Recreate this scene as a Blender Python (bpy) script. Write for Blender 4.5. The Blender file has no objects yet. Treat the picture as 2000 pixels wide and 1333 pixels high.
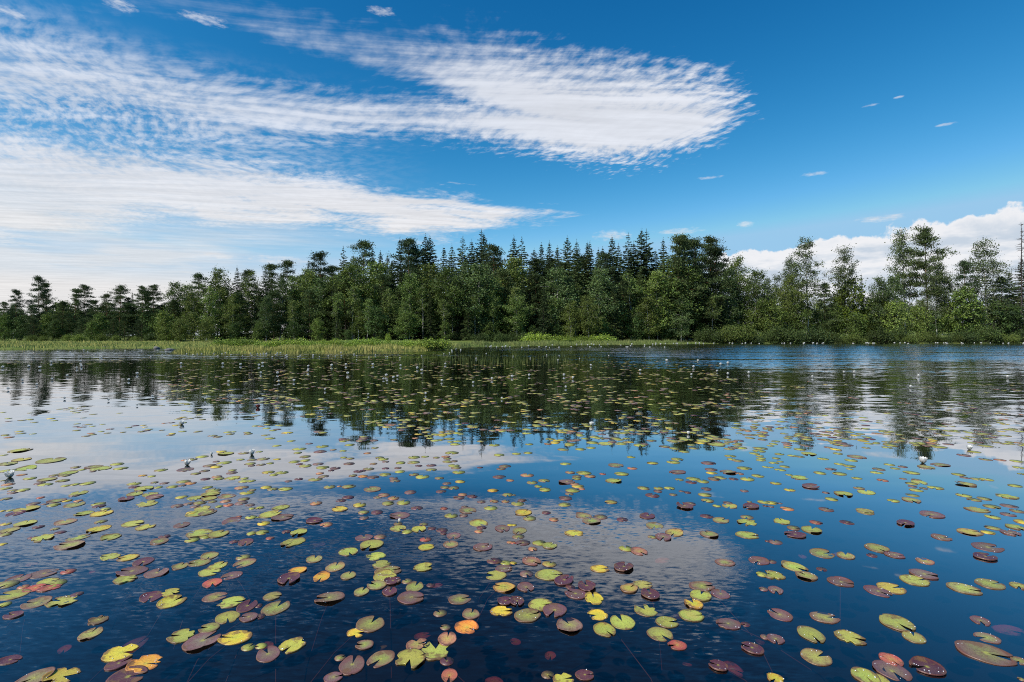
import bpy, math, random
import numpy as np

# ------------------------------------------------------------------ camera, sky, sun, exposure
scene = bpy.context.scene
COL = scene.collection
CAM_H = 1.6          # camera above the water (m)
FPX = 1000.0         # focal length in photo pixels (photo is 2000 wide)
HZ = 657.0           # photo row of the horizon

cam_data = bpy.data.cameras.new("camera")
cam_data.sensor_width = 36.0
cam_data.lens = 18.0
cam_data.shift_y = -(666.5 - HZ) / 2000.0
cam_data.clip_start = 0.05
cam_data.clip_end = 20000.0
camera = bpy.data.objects.new("camera", cam_data)
camera.location = (0, 0, CAM_H)
camera.rotation_euler = (math.radians(90), 0, 0)
COL.objects.link(camera)
scene.camera = camera

SUN_EL = math.radians(46)
SUN_AZ = math.radians(-124)       # from the view axis, negative = to the left (a little behind the camera)
SUN_STRENGTH = 5.0
SKY_STRENGTH = 0.10

scene.view_settings.view_transform = 'Standard'
scene.view_settings.look = 'None'
scene.view_settings.gamma = 1.0
scene.view_settings.exposure = 0.0
scene.view_settings.use_curve_mapping = False
scene.cycles.max_bounces = 8
scene.cycles.transparent_max_bounces = 12
scene.cycles.caustics_reflective = False
scene.cycles.caustics_refractive = False
scene.cycles.use_denoising = False
scene.cycles.use_adaptive_sampling = True
scene.cycles.adaptive_threshold = 0.012
scene.cycles.filter_width = 1.05
scene.cycles.sample_clamp_indirect = 6.0

sun_data = bpy.data.lights.new("sun", 'SUN')
sun_data.energy = SUN_STRENGTH
sun_data.angle = math.radians(0.5)
sun_data.color = (1.0, 0.95, 0.87)
sun = bpy.data.objects.new("sun", sun_data)
sd = np.array([math.sin(SUN_AZ) * math.cos(SUN_EL), math.cos(SUN_AZ) * math.cos(SUN_EL), math.sin(SUN_EL)])
from mathutils import Vector
sun.rotation_euler = Vector(sd).to_track_quat('Z', 'Y').to_euler()
sun.location = (-60, -30, 80)
COL.objects.link(sun)


class NT:
    """small helper for node trees"""
    def __init__(self, tree):
        self.t = tree
        self.n = tree.nodes
        self.l = tree.links

    def node(self, typ, **kw):
        nd = self.n.new(typ)
        for k, v in kw.items():
            setattr(nd, k, v)
        return nd

    def set(self, sock, val):
        if hasattr(val, 'is_output') or isinstance(val, bpy.types.NodeSocket):
            self.l.new(val, sock)
        else:
            sock.default_value = val

    def math(self, op, a, b=None, c=None, clamp=False):
        nd = self.node('ShaderNodeMath', operation=op, use_clamp=clamp)
        self.set(nd.inputs[0], a)
        if b is not None:
            self.set(nd.inputs[1], b)
        if c is not None:
            self.set(nd.inputs[2], c)
        return nd.outputs[0]

    def step(self, x, lo, hi):
        nd = self.node('ShaderNodeMapRange', interpolation_type='SMOOTHSTEP')
        self.set(nd.inputs['Value'], x)
        self.set(nd.inputs['From Min'], lo)
        self.set(nd.inputs['From Max'], hi)
        return nd.outputs[0]

    def lin(self, x, lo, hi, a=0.0, b=1.0):
        nd = self.node('ShaderNodeMapRange')
        self.set(nd.inputs['Value'], x)
        self.set(nd.inputs['From Min'], lo)
        self.set(nd.inputs['From Max'], hi)
        self.set(nd.inputs['To Min'], a)
        self.set(nd.inputs['To Max'], b)
        return nd.outputs[0]

    def xyz(self, x, y, z):
        nd = self.node('ShaderNodeCombineXYZ')
        self.set(nd.inputs[0], x); self.set(nd.inputs[1], y); self.set(nd.inputs[2], z)
        return nd.outputs[0]

    def sep(self, v):
        nd = self.node('ShaderNodeSeparateXYZ')
        self.set(nd.inputs[0], v)
        return nd.outputs

    def noise(self, vec, scale, detail=3.0, rough=0.55, dist=0.0, color=False, dim='3D'):
        nd = self.node('ShaderNodeTexNoise', noise_dimensions=dim)
        self.set(nd.inputs['Vector'], vec)
        self.set(nd.inputs['Scale'], scale)
        self.set(nd.inputs['Detail'], detail)
        self.set(nd.inputs['Roughness'], rough)
        self.set(nd.inputs['Distortion'], dist)
        return nd.outputs['Color' if color else 0]

    def mix(self, f, a, b, mode='MIX'):
        nd = self.node('ShaderNodeMix', data_type='RGBA', blend_type=mode)
        self.set(nd.inputs[0], f)
        self.set(nd.inputs[6], a)
        self.set(nd.inputs[7], b)
        return nd.outputs[2]

    def mapping(self, vec, loc=(0, 0, 0), rot=(0, 0, 0), scale=(1, 1, 1)):
        nd = self.node('ShaderNodeMapping')
        self.set(nd.inputs[0], vec)
        nd.inputs[1].default_value = loc
        nd.inputs[2].default_value = rot
        nd.inputs[3].default_value = scale
        return nd.outputs[0]

    def curve(self, x, pts):
        nd = self.node('ShaderNodeFloatCurve')
        cv = nd.mapping.curves[0]
        nd.mapping.use_clip = False
        for i, (px, py) in enumerate(pts):
            if i == 0:
                cv.points[0].location = (px, py)
            elif i == len(pts) - 1:
                cv.points[-1].location = (px, py)
            else:
                cv.points.new(px, py)
        for p in cv.points:
            p.handle_type = 'AUTO'
        nd.mapping.update()
        self.set(nd.inputs['Value'], x)
        return nd.outputs[0]


world = bpy.data.worlds.new("World")
scene.world = world
world.use_nodes = True
W = NT(world.node_tree)
W.n.clear()
AZ0, AZ1 = -1.6, 1.6
TE_MAX = 1.0


def sky_pt(x, y):
    """photo pixel -> (azimuth 0..1 on the curve axis, tan(elevation))"""
    u = (x - 1000.0) / FPX
    v = (HZ - y) / FPX
    az = math.atan(u)
    return ((az - AZ0) / (AZ1 - AZ0), v * math.cos(az) / TE_MAX)


def build_world():
    def N2(*a, **k):
        return W.noise(*a, dim='2D', **k)
    tc = W.node('ShaderNodeTexCoord').outputs['Generated']
    x, y, z = W.sep(tc)
    sky = W.node('ShaderNodeTexSky', sky_type='NISHITA', sun_disc=False)
    sky.sun_elevation = SUN_EL
    sky.sun_rotation = SUN_AZ
    sky.altitude = 200.0
    sky.air_density = 1.0
    sky.dust_density = 0.25
    sky.ozone_density = 3.0
    # deep, polarised blue: per-channel response curve of the whole sky
    sr = W.node('ShaderNodeSeparateColor')
    W.set(sr.inputs[0], sky.outputs[0])
    r = W.math('MULTIPLY', W.math('POWER', sr.outputs[0], SKY_POW[0]), SKY_MUL[0])
    g = W.math('MULTIPLY', W.math('POWER', sr.outputs[1], SKY_POW[1]), SKY_MUL[1])
    b = W.math('MULTIPLY', W.math('POWER', sr.outputs[2], SKY_POW[2]), SKY_MUL[2])
    b = W.math('MINIMUM', b, 8.3)
    g = W.math('MINIMUM', g, W.math('MULTIPLY', b, 0.70))
    r = W.math('MINIMUM', r, W.math('MULTIPLY', g, 0.55))
    cc = W.node('ShaderNodeCombineColor')
    W.set(cc.inputs[0], r); W.set(cc.inputs[1], g); W.set(cc.inputs[2], b)
    skycol = cc.outputs[0]

    az = W.math('ARCTAN2', x, y)
    hor = W.math('SQRT', W.math('ADD', W.math('MULTIPLY', x, x), W.math('MULTIPLY', y, y)))
    zc = W.math('MAXIMUM', z, 0.012)
    te = W.math('DIVIDE', zc, W.math('MAXIMUM', hor, 0.02))
    t = W.lin(az, AZ0, AZ1)
    q = W.xyz(W.math('DIVIDE', x, zc), W.math('DIVIDE', y, zc), 0.0)     # plane of the cloud sheet

    # noises -------------------------------------------------------------
    qs = W.mapping(q, rot=(0, 0, math.radians(-14)), scale=(0.55, 1.0, 1.0))
    warp = N2(qs, 0.9, 2.0, 0.5, color=True)
    wv = W.node('ShaderNodeVectorMath', operation='MULTIPLY_ADD')
    W.set(wv.inputs[0], warp); wv.inputs[1].default_value = (0.35, 0.35, 0.0); W.set(wv.inputs[2], qs)
    qw = wv.outputs[0]
    n_big = N2(qw, 2.2, 4.0, 0.55)
    n_cell = N2(W.mapping(qw, scale=(1.5, 0.62, 1.0)), 21.0, 3.5, 0.58)
    n_str = N2(W.mapping(qw, scale=(0.28, 1.6, 1.0)), 6.5, 4.0, 0.62)
    aes = W.xyz(az, te, 0.0)

    def band(top, bot, soft_t, soft_b):
        a = W.curve(t, [sky_pt(*p) for p in top])
        b_ = W.curve(t, [sky_pt(*p) for p in bot])
        up = W.math('DIVIDE', W.math('SUBTRACT', a, te), soft_t)
        dn = W.math('DIVIDE', W.math('SUBTRACT', te, b_), soft_b)
        return W.math('MINIMUM', W.math('MINIMUM', up, dn), 1.5)

    a1 = band([(-4000, 10), (0, 66), (200, 112), (400, 150), (600, 178), (800, 195), (950, 190), (1150, 180), (1300, 178), (1400, 190), (1470, 225), (1560, 330), (3000, 420)],
              [(-4000, 330), (0, 225), (200, 218), (400, 258), (600, 268), (800, 262), (950, 282), (1100, 312), (1200, 322), (1300, 308), (1400, 270), (1480, 215), (1560, 200), (3000, 190)],
              0.050, 0.042)
    a2 = band([(300, 20), (430, 34), (560, 66), (700, 82), (850, 80), (1000, 82), (1150, 104), (1280, 122), (1380, 140), (1450, 190), (1520, 290), (3000, 400)],
              [(300, -10), (430, 22), (560, 78), (700, 122), (800, 150), (900, 200), (1050, 262), (1200, 285), (1350, 262), (1440, 210), (1520, 190), (3000, 190)],
              0.095, 0.040)
    bb = band([(-4000, 260), (0, 262), (200, 284), (350, 303), (500, 320), (650, 344), (800, 366), (950, 391), (1050, 407), (1120, 424), (1200, 450), (3000, 600)],
              [(-4000, 520), (0, 480), (300, 430), (450, 438), (600, 450), (750, 458), (880, 466), (960, 455), (1040, 437), (1120, 420), (1200, 405), (3000, 300)],
              0.035, 0.035)
    amax = W.math('MAXIMUM', a1, a2)
    amask = W.math('MAXIMUM', amax, -3.0)
    # cells matter at the edges, streaks inside
    cella = W.lin(amask, 0.2, 1.4, 3.4, 0.9)
    cella = W.math('MULTIPLY', cella, W.lin(az, -0.6, 0.05, 0.45, 1.0))
    cella = W.math('MULTIPLY', cella, W.lin(te, 0.40, 0.56, 1.0, 0.5))
    stra = W.lin(az, -0.6, 0.1, 2.6, 1.6)
    na = W.math('ADD', W.math('MULTIPLY', W.math('SUBTRACT', n_cell, 0.5), cella),
                W.math('ADD', W.math('MULTIPLY', W.math('SUBTRACT', n_big, 0.5), 1.3),
                       W.math('MULTIPLY', W.math('SUBTRACT', n_str, 0.5), stra)))
    da = W.math('MULTIPLY_ADD', amask, W.lin(az, -0.6, 0.1, 1.15, 1.5), na)
    # thin towards the left end
    thin = W.lin(az, -0.80, 0.10, 0.62, 0.96)
    alpha_a = W.math('MULTIPLY', W.step(da, W.lin(az, -0.6, 0.1, -0.8, -0.45), W.lin(az, -0.6, 0.2, 2.0, 1.35)), thin)

    n_bs = N2(W.mapping(aes, rot=(0, 0, math.radians(9)), scale=(1.0, 5.5, 1.0)), 7.0, 5.0, 0.62, 0.3)
    nb = W.math('ADD', W.math('MULTIPLY', W.math('SUBTRACT', n_bs, 0.5), 2.6),
                W.math('ADD', W.math('MULTIPLY', W.math('SUBTRACT', n_big, 0.5), 1.2),
                       W.math('MULTIPLY', W.math('SUBTRACT', n_cell, 0.5), 0.7)))
    db = W.math('ADD', W.math('MAXIMUM', bb, -3.0), nb)
    thin_b = W.lin(az, -0.85, -0.35, 0.70, 0.98)
    alpha_b = W.math('MULTIPLY', W.step(db, -0.2, 1.0), thin_b)

    # patchy altocumulus field between the bands, on the left
    pf = W.math('MULTIPLY', W.step(az, -0.12, -0.70), W.math('MULTIPLY', W.step(te, 0.50, 0.38), W.step(te, 0.16, 0.27)))
    dp = W.math('ADD', W.math('MULTIPLY', W.math('SUBTRACT', n_cell, 0.47), 4.5), W.math('MULTIPLY', W.math('SUBTRACT', n_big, 0.5), 2.0))
    alpha_p = W.math('MULTIPLY', W.math('MULTIPLY', W.step(dp, -0.9, 1.3), pf), 0.55)

    # veil low on the left, whitening towards the horizon
    n_v = N2(W.mapping(aes, rot=(0, 0, math.radians(5)), scale=(1.0, 9.0, 1.0)), 3.2, 4.0, 0.6)
    veil = W.math('MULTIPLY', W.step(az, -0.05, -0.62), W.step(te, 0.36, 0.12))
    veil = W.math('MULTIPLY', veil, W.lin(n_v, 0.35, 0.62, 0.35, 1.0))
    low = W.math('MULTIPLY', W.step(az, 0.25, -0.42), W.step(te, 0.155, 0.07))
    alpha_v = W.math('MAXIMUM', W.math('MULTIPLY', veil, 0.75), W.math('MULTIPLY', low, 0.97))

    # cumulus bank on the right
    topc = W.curve(t, [sky_pt(*p) for p in [(-3000, 660), (900, 640), (1330, 540), (1400, 492), (1460, 488), (1540, 478), (1600, 468), (1680, 456), (1740, 447), (1800, 434), (1850, 429), (1900, 423), (1960, 412), (2000, 404), (2600, 330), (4000, 420)]])
    nc1 = N2(aes, 34.0, 5.0, 0.62)
    nc2 = W.node('ShaderNodeTexVoronoi', feature='SMOOTH_F1', voronoi_dimensions='2D')
    W.set(nc2.inputs['Vector'], W.mapping(aes, scale=(1.0, 1.25, 1.0)))
    nc2.inputs['Scale'].default_value = 30.0
    nc2.inputs['Smoothness'].default_value = 0.35
    bump = W.math('ADD', W.math('MULTIPLY', W.math('SUBTRACT', nc1, 0.5), 0.034), W.math('MULTIPLY', W.math('SUBTRACT', 0.45, nc2.outputs[0]), 0.018))
    dc = W.math('ADD', W.math('SUBTRACT', topc, te), bump)
    alpha_c = W.math('MULTIPLY', W.step(dc, -0.0015, 0.006), W.step(az, 0.32, 0.40))
    n_cs = N2(W.mapping(aes, rot=(0, 0, math.radians(-9)), scale=(1.0, 3.4, 1.0)), 9.0, 4.0, 0.6)
    shade_c = W.math('MULTIPLY', W.step(dc, 0.002, 0.035), W.lin(n_cs, 0.38, 0.58, 0.0, 0.8))

    # separate small wisps
    wis = None
    for (px, py, wx, wy) in [(1325, 452, 46, 6), (1195, 460, 34, 10), (1700, 206, 16, 3), (1850, 243, 22, 3), (1755, 190, 10, 2.5),
                             (1385, 347, 24, 3), (1590, 340, 26, 4), (1455, 438, 18, 6), (1720, 427, 46, 7), (745, 22, 26, 9),
                             (235, 9, 34, 12), (400, 38, 48, 11), (430, 500, 42, 6), (545, 508, 60, 8), (20, 25, 40, 10)]:
        u0, v0 = sky_pt(px, py)
        a0 = u0 * (AZ1 - AZ0) + AZ0
        ca = math.cos(a0)
        dx = W.math('MULTIPLY', W.math('SUBTRACT', az, a0), FPX / (wx * ca * ca))
        dy = W.math('MULTIPLY', W.math('SUBTRACT', te, v0), FPX / (wy * ca))
        dd = W.math('MULTIPLY_ADD', dx, dx, W.math('MULTIPLY', dy, dy))
        e = W.math('SUBTRACT', 1.0, dd)
        wis = e if wis is None else W.math('MAXIMUM', wis, e)
    n_w = N2(W.mapping(aes, rot=(0, 0, 0.1), scale=(1.0, 2.6, 1.0)), 60.0, 3.0, 0.6)
    alpha_w = W.math('MULTIPLY', W.step(W.math('ADD', W.math('MAXIMUM', wis, -2.0), W.math('MULTIPLY', W.math('SUBTRACT', n_w, 0.53), 3.2)), -0.5, 1.7), 0.62)

    def over(a, b):
        return W.math('SUBTRACT', 1.0, W.math('MULTIPLY', W.math('SUBTRACT', 1.0, a), W.math('SUBTRACT', 1.0, b)), clamp=True)
    alpha = over(over(over(alpha_a, alpha_b), over(alpha_p, alpha_w)), alpha_v)
    alpha = W.math('MULTIPLY', alpha, W.step(z, -0.02, 0.02))
    k = 1.0 / SKY_STRENGTH
    bright = W.math('MULTIPLY', W.lin(n_big, 0.3, 0.7, 0.95, 1.03), W.math('MULTIPLY', W.lin(n_str, 0.32, 0.68, 0.90, 1.05), W.lin(n_cell, 0.35, 0.65, 0.98, 1.01)))
    ccol = W.mix(W.step(te, 0.10, 0.34), (0.86 * k, 0.84 * k, 0.83 * k, 1), (0.78 * k, 0.81 * k, 0.88 * k, 1))
    br = W.node('ShaderNodeMix', data_type='RGBA', blend_type='MULTIPLY')
    br.inputs[0].default_value = 1.0
    W.set(br.inputs[6], ccol); W.set(br.inputs[7], bright)
    col = W.mix(alpha, skycol, br.outputs[2])
    cum = W.mix(shade_c, (0.87 * k, 0.88 * k, 0.91 * k, 1), (0.50 * k, 0.60 * k, 0.72 * k, 1))
    col = W.mix(alpha_c, col, cum)
    bg = W.node('ShaderNodeBackground')
    W.set(bg.inputs[0], col)
    bg.inputs[1].default_value = SKY_STRENGTH
    out = W.node('ShaderNodeOutputWorld')
    W.l.new(bg.outputs[0], out.inputs[0])


SKY_POW = (3.2, 1.45, 1.12)
SKY_MUL = (0.127, 0.753, 1.183)
build_world()
world.cycles.sampling_method = 'MANUAL'
world.cycles.sample_map_resolution = 512

# ------------------------------------------------------------------ helpers
rng = np.random.default_rng(11)
random.seed(5)


def tag(o, label=None, cat=None, group=None, kind=None):
    if label: o["label"] = label
    if cat: o["category"] = cat
    if group: o["group"] = group
    if kind: o["kind"] = kind
    return o


def link(o, parent=None):
    COL.objects.link(o)
    if parent is not None:
        o.parent = parent
    return o


def empty(name, loc=(0, 0, 0)):
    o = bpy.data.objects.new(name, None)
    o.empty_display_size = 0.2
    o.location = loc
    return link(o)


def np_mesh(name, verts, faces, mats=(), smooth=False):
    """faces: list of (n,k) int arrays"""
    me = bpy.data.meshes.new(name)
    verts = np.asarray(verts, dtype=np.float32).reshape(-1, 3)
    if not isinstance(faces, (list, tuple)):
        faces = [faces]
    faces = [np.asarray(f, dtype=np.int32) for f in faces if len(f)]
    me.vertices.add(len(verts))
    me.vertices.foreach_set('co', verts.ravel())
    nl = sum(f.size for f in faces)
    npoly = sum(len(f) for f in faces)
    me.loops.add(nl)
    me.loops.foreach_set('vertex_index', np.concatenate([f.ravel() for f in faces]))
    me.polygons.add(npoly)
    tot = np.concatenate([np.full(len(f), f.shape[1], dtype=np.int32) for f in faces])
    start = np.concatenate([[0], np.cumsum(tot)[:-1]]).astype(np.int32)
    me.polygons.foreach_set('loop_start', start)
    me.polygons.foreach_set('loop_total', tot)
    if smooth:
        me.polygons.foreach_set('use_smooth', np.ones(npoly, dtype=bool))
    for m in mats:
        me.materials.append(m)
    me.update(calc_edges=True)
    me.validate()
    return me


class Geo:
    """collects tubes and faces"""
    def __init__(self):
        self.v = []; self.f3 = []; self.f4 = []; self.n = 0

    def add(self, v, f3=None, f4=None):
        v = np.asarray(v, dtype=np.float64).reshape(-1, 3)
        if f3 is not None and len(f3): self.f3.append(np.asarray(f3) + self.n)
        if f4 is not None and len(f4): self.f4.append(np.asarray(f4) + self.n)
        self.v.append(v); self.n += len(v)

    def tube(self, pts, rad, sides=5):
        pts = np.asarray(pts, float); rad = np.asarray(rad, float)
        n = len(pts)
        tan = np.gradient(pts, axis=0)
        tan /= np.linalg.norm(tan, axis=1)[:, None] + 1e-9
        ref = np.where(np.abs(tan[:, 2:3]) > 0.9, np.array([[1.0, 0, 0]]), np.array([[0, 0, 1.0]]))
        a = np.cross(tan, ref); a /= np.linalg.norm(a, axis=1)[:, None] + 1e-9
        b = np.cross(tan, a)
        th = np.arange(sides) * 2 * math.pi / sides
        ring = pts[:, None, :] + rad[:, None, None] * (np.cos(th)[None, :, None] * a[:, None, :] + np.sin(th)[None, :, None] * b[:, None, :])
        i = np.arange(n - 1)[:, None] * sides; j = np.arange(sides)[None, :]; j2 = (j + 1) % sides
        q = np.stack([i + j, i + j2, i + sides + j2, i + sides + j], axis=-1).reshape(-1, 4)
        self.add(ring.reshape(-1, 3), f4=q)

    def mesh(self, name, mats=(), smooth=False):
        fs = []
        if self.f3: fs.append(np.concatenate(self.f3))
        if self.f4: fs.append(np.concatenate(self.f4))
        return np_mesh(name, np.concatenate(self.v), fs, mats, smooth)


def mat(name):
    m = bpy.data.materials.new(name)
    m.use_nodes = True
    t = NT(m.node_tree)
    bs = t.n.get('Principled BSDF')
    return m, t, bs


def ground_at(x, y):
    """photo pixel of a point on the water -> world X, Y"""
    Y = CAM_H * FPX / (y - HZ)
    return (x - 1000.0) / FPX * Y, Y


# ------------------------------------------------------------------ terrain and water
SH = [(-2600, 60), (-600, 58), (-59, 59), (-51, 64), (-46.5, 66), (-36, 64.5), (-34.5, 52), (-32, 48), (-28, 46.8), (-22, 47.5), (-16, 49), (-11, 53.5), (-8, 60), (-7.2, 68),
      (-6, 76), (0, 80), (12, 92), (31, 102), (55, 108), (90, 110), (115, 113), (200, 121), (600, 150), (2600, 160)]
SHX = np.array([p[0] for p in SH], float); SHY = np.array([p[1] for p in SH], float)


def shore(X):
    return np.interp(X, SHX, SHY) + 0.5 * np.sin(np.asarray(X) * 0.9) + 0.3 * np.sin(np.asarray(X) * 2.3 + 1)


def ground_z(X, Y):
    X = np.asarray(X, float); Y = np.asarray(Y, float)
    d = Y - shore(X)
    bank = -0.9 + 1.12 * np.clip((d + 3.0) / 4.2, 0, 1) ** 1.5
    rise = 0.012 * np.clip(d - 6, 0, 60) + 0.05 * np.clip(Y - 150, 0, 160) * np.clip((X + 160) / 120, 0.12, 1)
    far = -0.03 * np.clip(Y - 420, 0, 400)
    bump = 0.06 * np.sin(X * 0.7 + Y * 0.31) * np.clip(d, 0, 1) + 0.05 * np.sin(X * 0.23 - Y * 0.9) * np.clip(d, 0, 1)
    z = bank + rise + far + bump
    return np.where(Y > 420, np.maximum(z, 1.0), z)


def gz(X, Y):
    return float(ground_z(X, Y))


def build_terrain():
    xs = np.unique(np.concatenate([np.linspace(-130, 150, 281), np.linspace(-600, 600, 81), np.linspace(-8000, 8000, 41)]))
    ys = np.unique(np.concatenate([np.linspace(-60, 40, 12), np.linspace(40, 130, 121), np.linspace(130, 420, 60), np.linspace(420, 9000, 30)]))
    X, Y = np.meshgrid(xs, ys)
    Z = ground_z(X, Y)
    v = np.stack([X, Y, Z], -1).reshape(-1, 3)
    nx, ny = len(xs), len(ys)
    i = np.arange(ny - 1)[:, None] * nx; j = np.arange(nx - 1)[None, :]
    q = np.stack([i + j, i + j + 1, i + nx + j + 1, i + nx + j], -1).reshape(-1, 4)
    m, t, bs = mat("meadow_and_lake_bed")
    geo = t.node('ShaderNodeNewGeometry').outputs['Position']
    px, py, pz = t.sep(geo)
    n1 = t.noise(geo, 0.15, 5, 0.6); n2 = t.noise(geo, 2.5, 4, 0.6)
    grass = t.mix(t.step(n1, 0.35, 0.65), (0.10, 0.15, 0.03, 1), (0.20, 0.22, 0.055, 1))
    grass = t.mix(t.lin(n2, 0.3, 0.7, 0.0, 0.5), grass, (0.07, 0.10, 0.03, 1))
    bed = t.mix(n2, (0.018, 0.017, 0.017, 1), (0.028, 0.024, 0.020, 1))
    t.set(bs.inputs['Base Color'], t.mix(t.step(pz, -0.12, 0.08), bed, grass))
    bs.inputs['Roughness'].default_value = 0.95
    bs.inputs['Specular IOR Level'].default_value = 0.1
    o = bpy.data.objects.new("ground", np_mesh("ground", v, q, [m], True))
    tag(o, "green meadow and forest floor sloping into the dark lake bed", "ground", kind="structure")
    link(o)


def build_water():
    m = bpy.data.materials.new("lake_water")
    m.use_nodes = True
    t = NT(m.node_tree); t.n.clear()
    pos = t.node('ShaderNodeNewGeometry').outputs['Position']
    px, py, pz = t.sep(pos)
    # wind zones (real patches on the lake, metres)
    zn = t.noise(t.mapping(pos, scale=(0.05, 0.11, 1)), 1.0, 3.0, 0.5)
    znv = t.math('SUBTRACT', zn, 0.5)
    pyw = t.math('ADD', py, t.math('MULTIPLY', znv, 10.0))
    rightness = t.step(t.math('ADD', px, t.math('MULTIPLY', znv, 14.0)), -2.0, 16.0)
    mid = t.math('MULTIPLY', t.step(pyw, 6.5, 11.0), t.lin(rightness, 0, 1, 0.40, 1.5))
    far = t.math('MULTIPLY', t.step(pyw, 15.0, 38.0), t.lin(rightness, 0, 1, 0.06, 1.0))
    far = t.math('MAXIMUM', far, t.math('MULTIPLY', t.step(pyw, 26.0, 42.0), 0.42))
    far = t.math('MULTIPLY', far, t.lin(t.noise(t.mapping(pos, scale=(0.06, 0.5, 1)), 1.0, 3, 0.6), 0.36, 0.60, 0.15, 1.2))
    lane = t.math('MULTIPLY', t.step(t.math('ADD', py, t.math('MULTIPLY', znv, 6.0)), 52.0, 60.0), 0.75)
    lane = t.math('MULTIPLY', lane, t.step(px, -14.0, 0.0))
    far = t.math('MAXIMUM', far, lane)
    near = t.math('MULTIPLY', t.step(t.math('ADD', py, t.math('MULTIPLY', znv, 3.0)), 5.2, 3.6), t.step(t.math('ADD', px, t.math('MULTIPLY', znv, 3.0)), 2.1, 0.2))
    nearw = t.math('MULTIPLY', t.step(t.math('ADD', py, t.math('MULTIPLY', znv, 3.0)), 6.2, 3.9), t.step(t.math('ADD', px, t.math('MULTIPLY', znv, 3.0)), 0.9, -0.9))
    near = t.math('MULTIPLY', near, t.lin(t.noise(pos, 1.3, 2, 0.5), 0.35, 0.65, 0.25, 1.0))

    def slope(scale_xy, detail, rot=0.0):
        c = t.noise(t.mapping(pos, rot=(0, 0, rot), scale=(scale_xy[0], scale_xy[1], 1.0)), 1.0, detail, 0.55, color=True)
        v = t.node('ShaderNodeVectorMath', operation='SUBTRACT')
        t.set(v.inputs[0], c); v.inputs[1].default_value = (0.5, 0.5, 0.5)
        return v.outputs[0]

    def scaled(v, s):
        n = t.node('ShaderNodeVectorMath', operation='SCALE')
        t.set(n.inputs[0], v); t.set(n.inputs['Scale'], s)
        return n.outputs[0]

    def addv(a, b):
        n = t.node('ShaderNodeVectorMath', operation='ADD')
        t.set(n.inputs[0], a); t.set(n.inputs[1], b)
        return n.outputs[0]

    s = scaled(slope((0.8, 2.2), 2.0, 0.1), 0.016)                                   # calm swell everywhere
    s = addv(s, scaled(slope((1.3, 3.6), 2.0, -0.12), t.math('MULTIPLY', mid, 0.135)))
    s = addv(s, scaled(slope((4.0, 9.0), 2.0, 0.15), t.math('MULTIPLY', far, 0.75)))
    s = addv(s, scaled(slope((14.0, 44.0), 2.5, 0.4), t.math('MULTIPLY', near, 0.32)))
    s = addv(s, scaled(slope((5.0, 9.0), 2.0, 0.3), t.math('MULTIPLY', near, 0.06)))
    sx, sy, sz = t.sep(s)
    nrm = t.node('ShaderNodeVectorMath', operation='NORMALIZE')
    sy = t.math('SUBTRACT', sy, t.math('MULTIPLY_ADD', far, 0.12, t.math('MULTIPLY', nearw, 0.055)))      # grazing view shows the wave faces that lean this way
    t.set(nrm.inputs[0], t.xyz(t.math('MULTIPLY', sx, 0.55), sy, 1.0))
    N = nrm.outputs[0]
    lw = t.node('ShaderNodeLayerWeight'); lw.inputs['Blend'].default_value = 0.5
    t.set(lw.inputs['Normal'], N)
    # reflectance against (1 - cos of incidence)
    fcurve = t.curve(lw.outputs['Facing'], [(0.0, 0.03), (0.35, 0.07), (0.47, 0.125), (0.62, 0.31), (0.72, 0.50), (0.85, 0.73), (0.95, 0.86), (1.0, 0.97)])
    gl = t.node('ShaderNodeBsdfGlossy'); gl.inputs['Color'].default_value = (0.97, 0.98, 1.0, 1)
    t.set(gl.inputs['Roughness'], t.lin(far, 0, 1, 0.02, 0.05))
    t.set(gl.inputs['Normal'], N)
    tr = t.node('ShaderNodeBsdfTransparent'); tr.inputs['Color'].default_value = (0.42, 0.37, 0.34, 1)
    mx = t.node('ShaderNodeMixShader')
    t.set(mx.inputs[0], fcurve)
    t.l.new(tr.outputs[0], mx.inputs[1]); t.l.new(gl.outputs[0], mx.inputs[2])
    out = t.node('ShaderNodeOutputMaterial')
    t.l.new(mx.outputs[0], out.inputs[0])
    v = [(-1500, -58, 0), (1500, -58, 0), (1500, 175, 0), (-1500, 175, 0)]
    o = bpy.data.objects.new("lake_water", np_mesh("lake_water", v, [np.array([[0, 1, 2, 3]])], [m]))
    tag(o, "dark still lake mirroring the sky and the wood", "water", kind="structure")
    link(o)


build_terrain()
build_water()

# ------------------------------------------------------------------ words for labels
ORD = ["first", "second", "third", "fourth", "fifth", "sixth", "seventh", "eighth", "ninth", "tenth", "eleventh", "twelfth",
       "thirteenth", "fourteenth", "fifteenth", "sixteenth", "seventeenth", "eighteenth", "nineteenth", "twentieth"]


def ordinal(i, n):
    if n == 1: return "only"
    if i == 0: return "leftmost"
    if i == n - 1: return "rightmost"
    return ORD[i]


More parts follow.
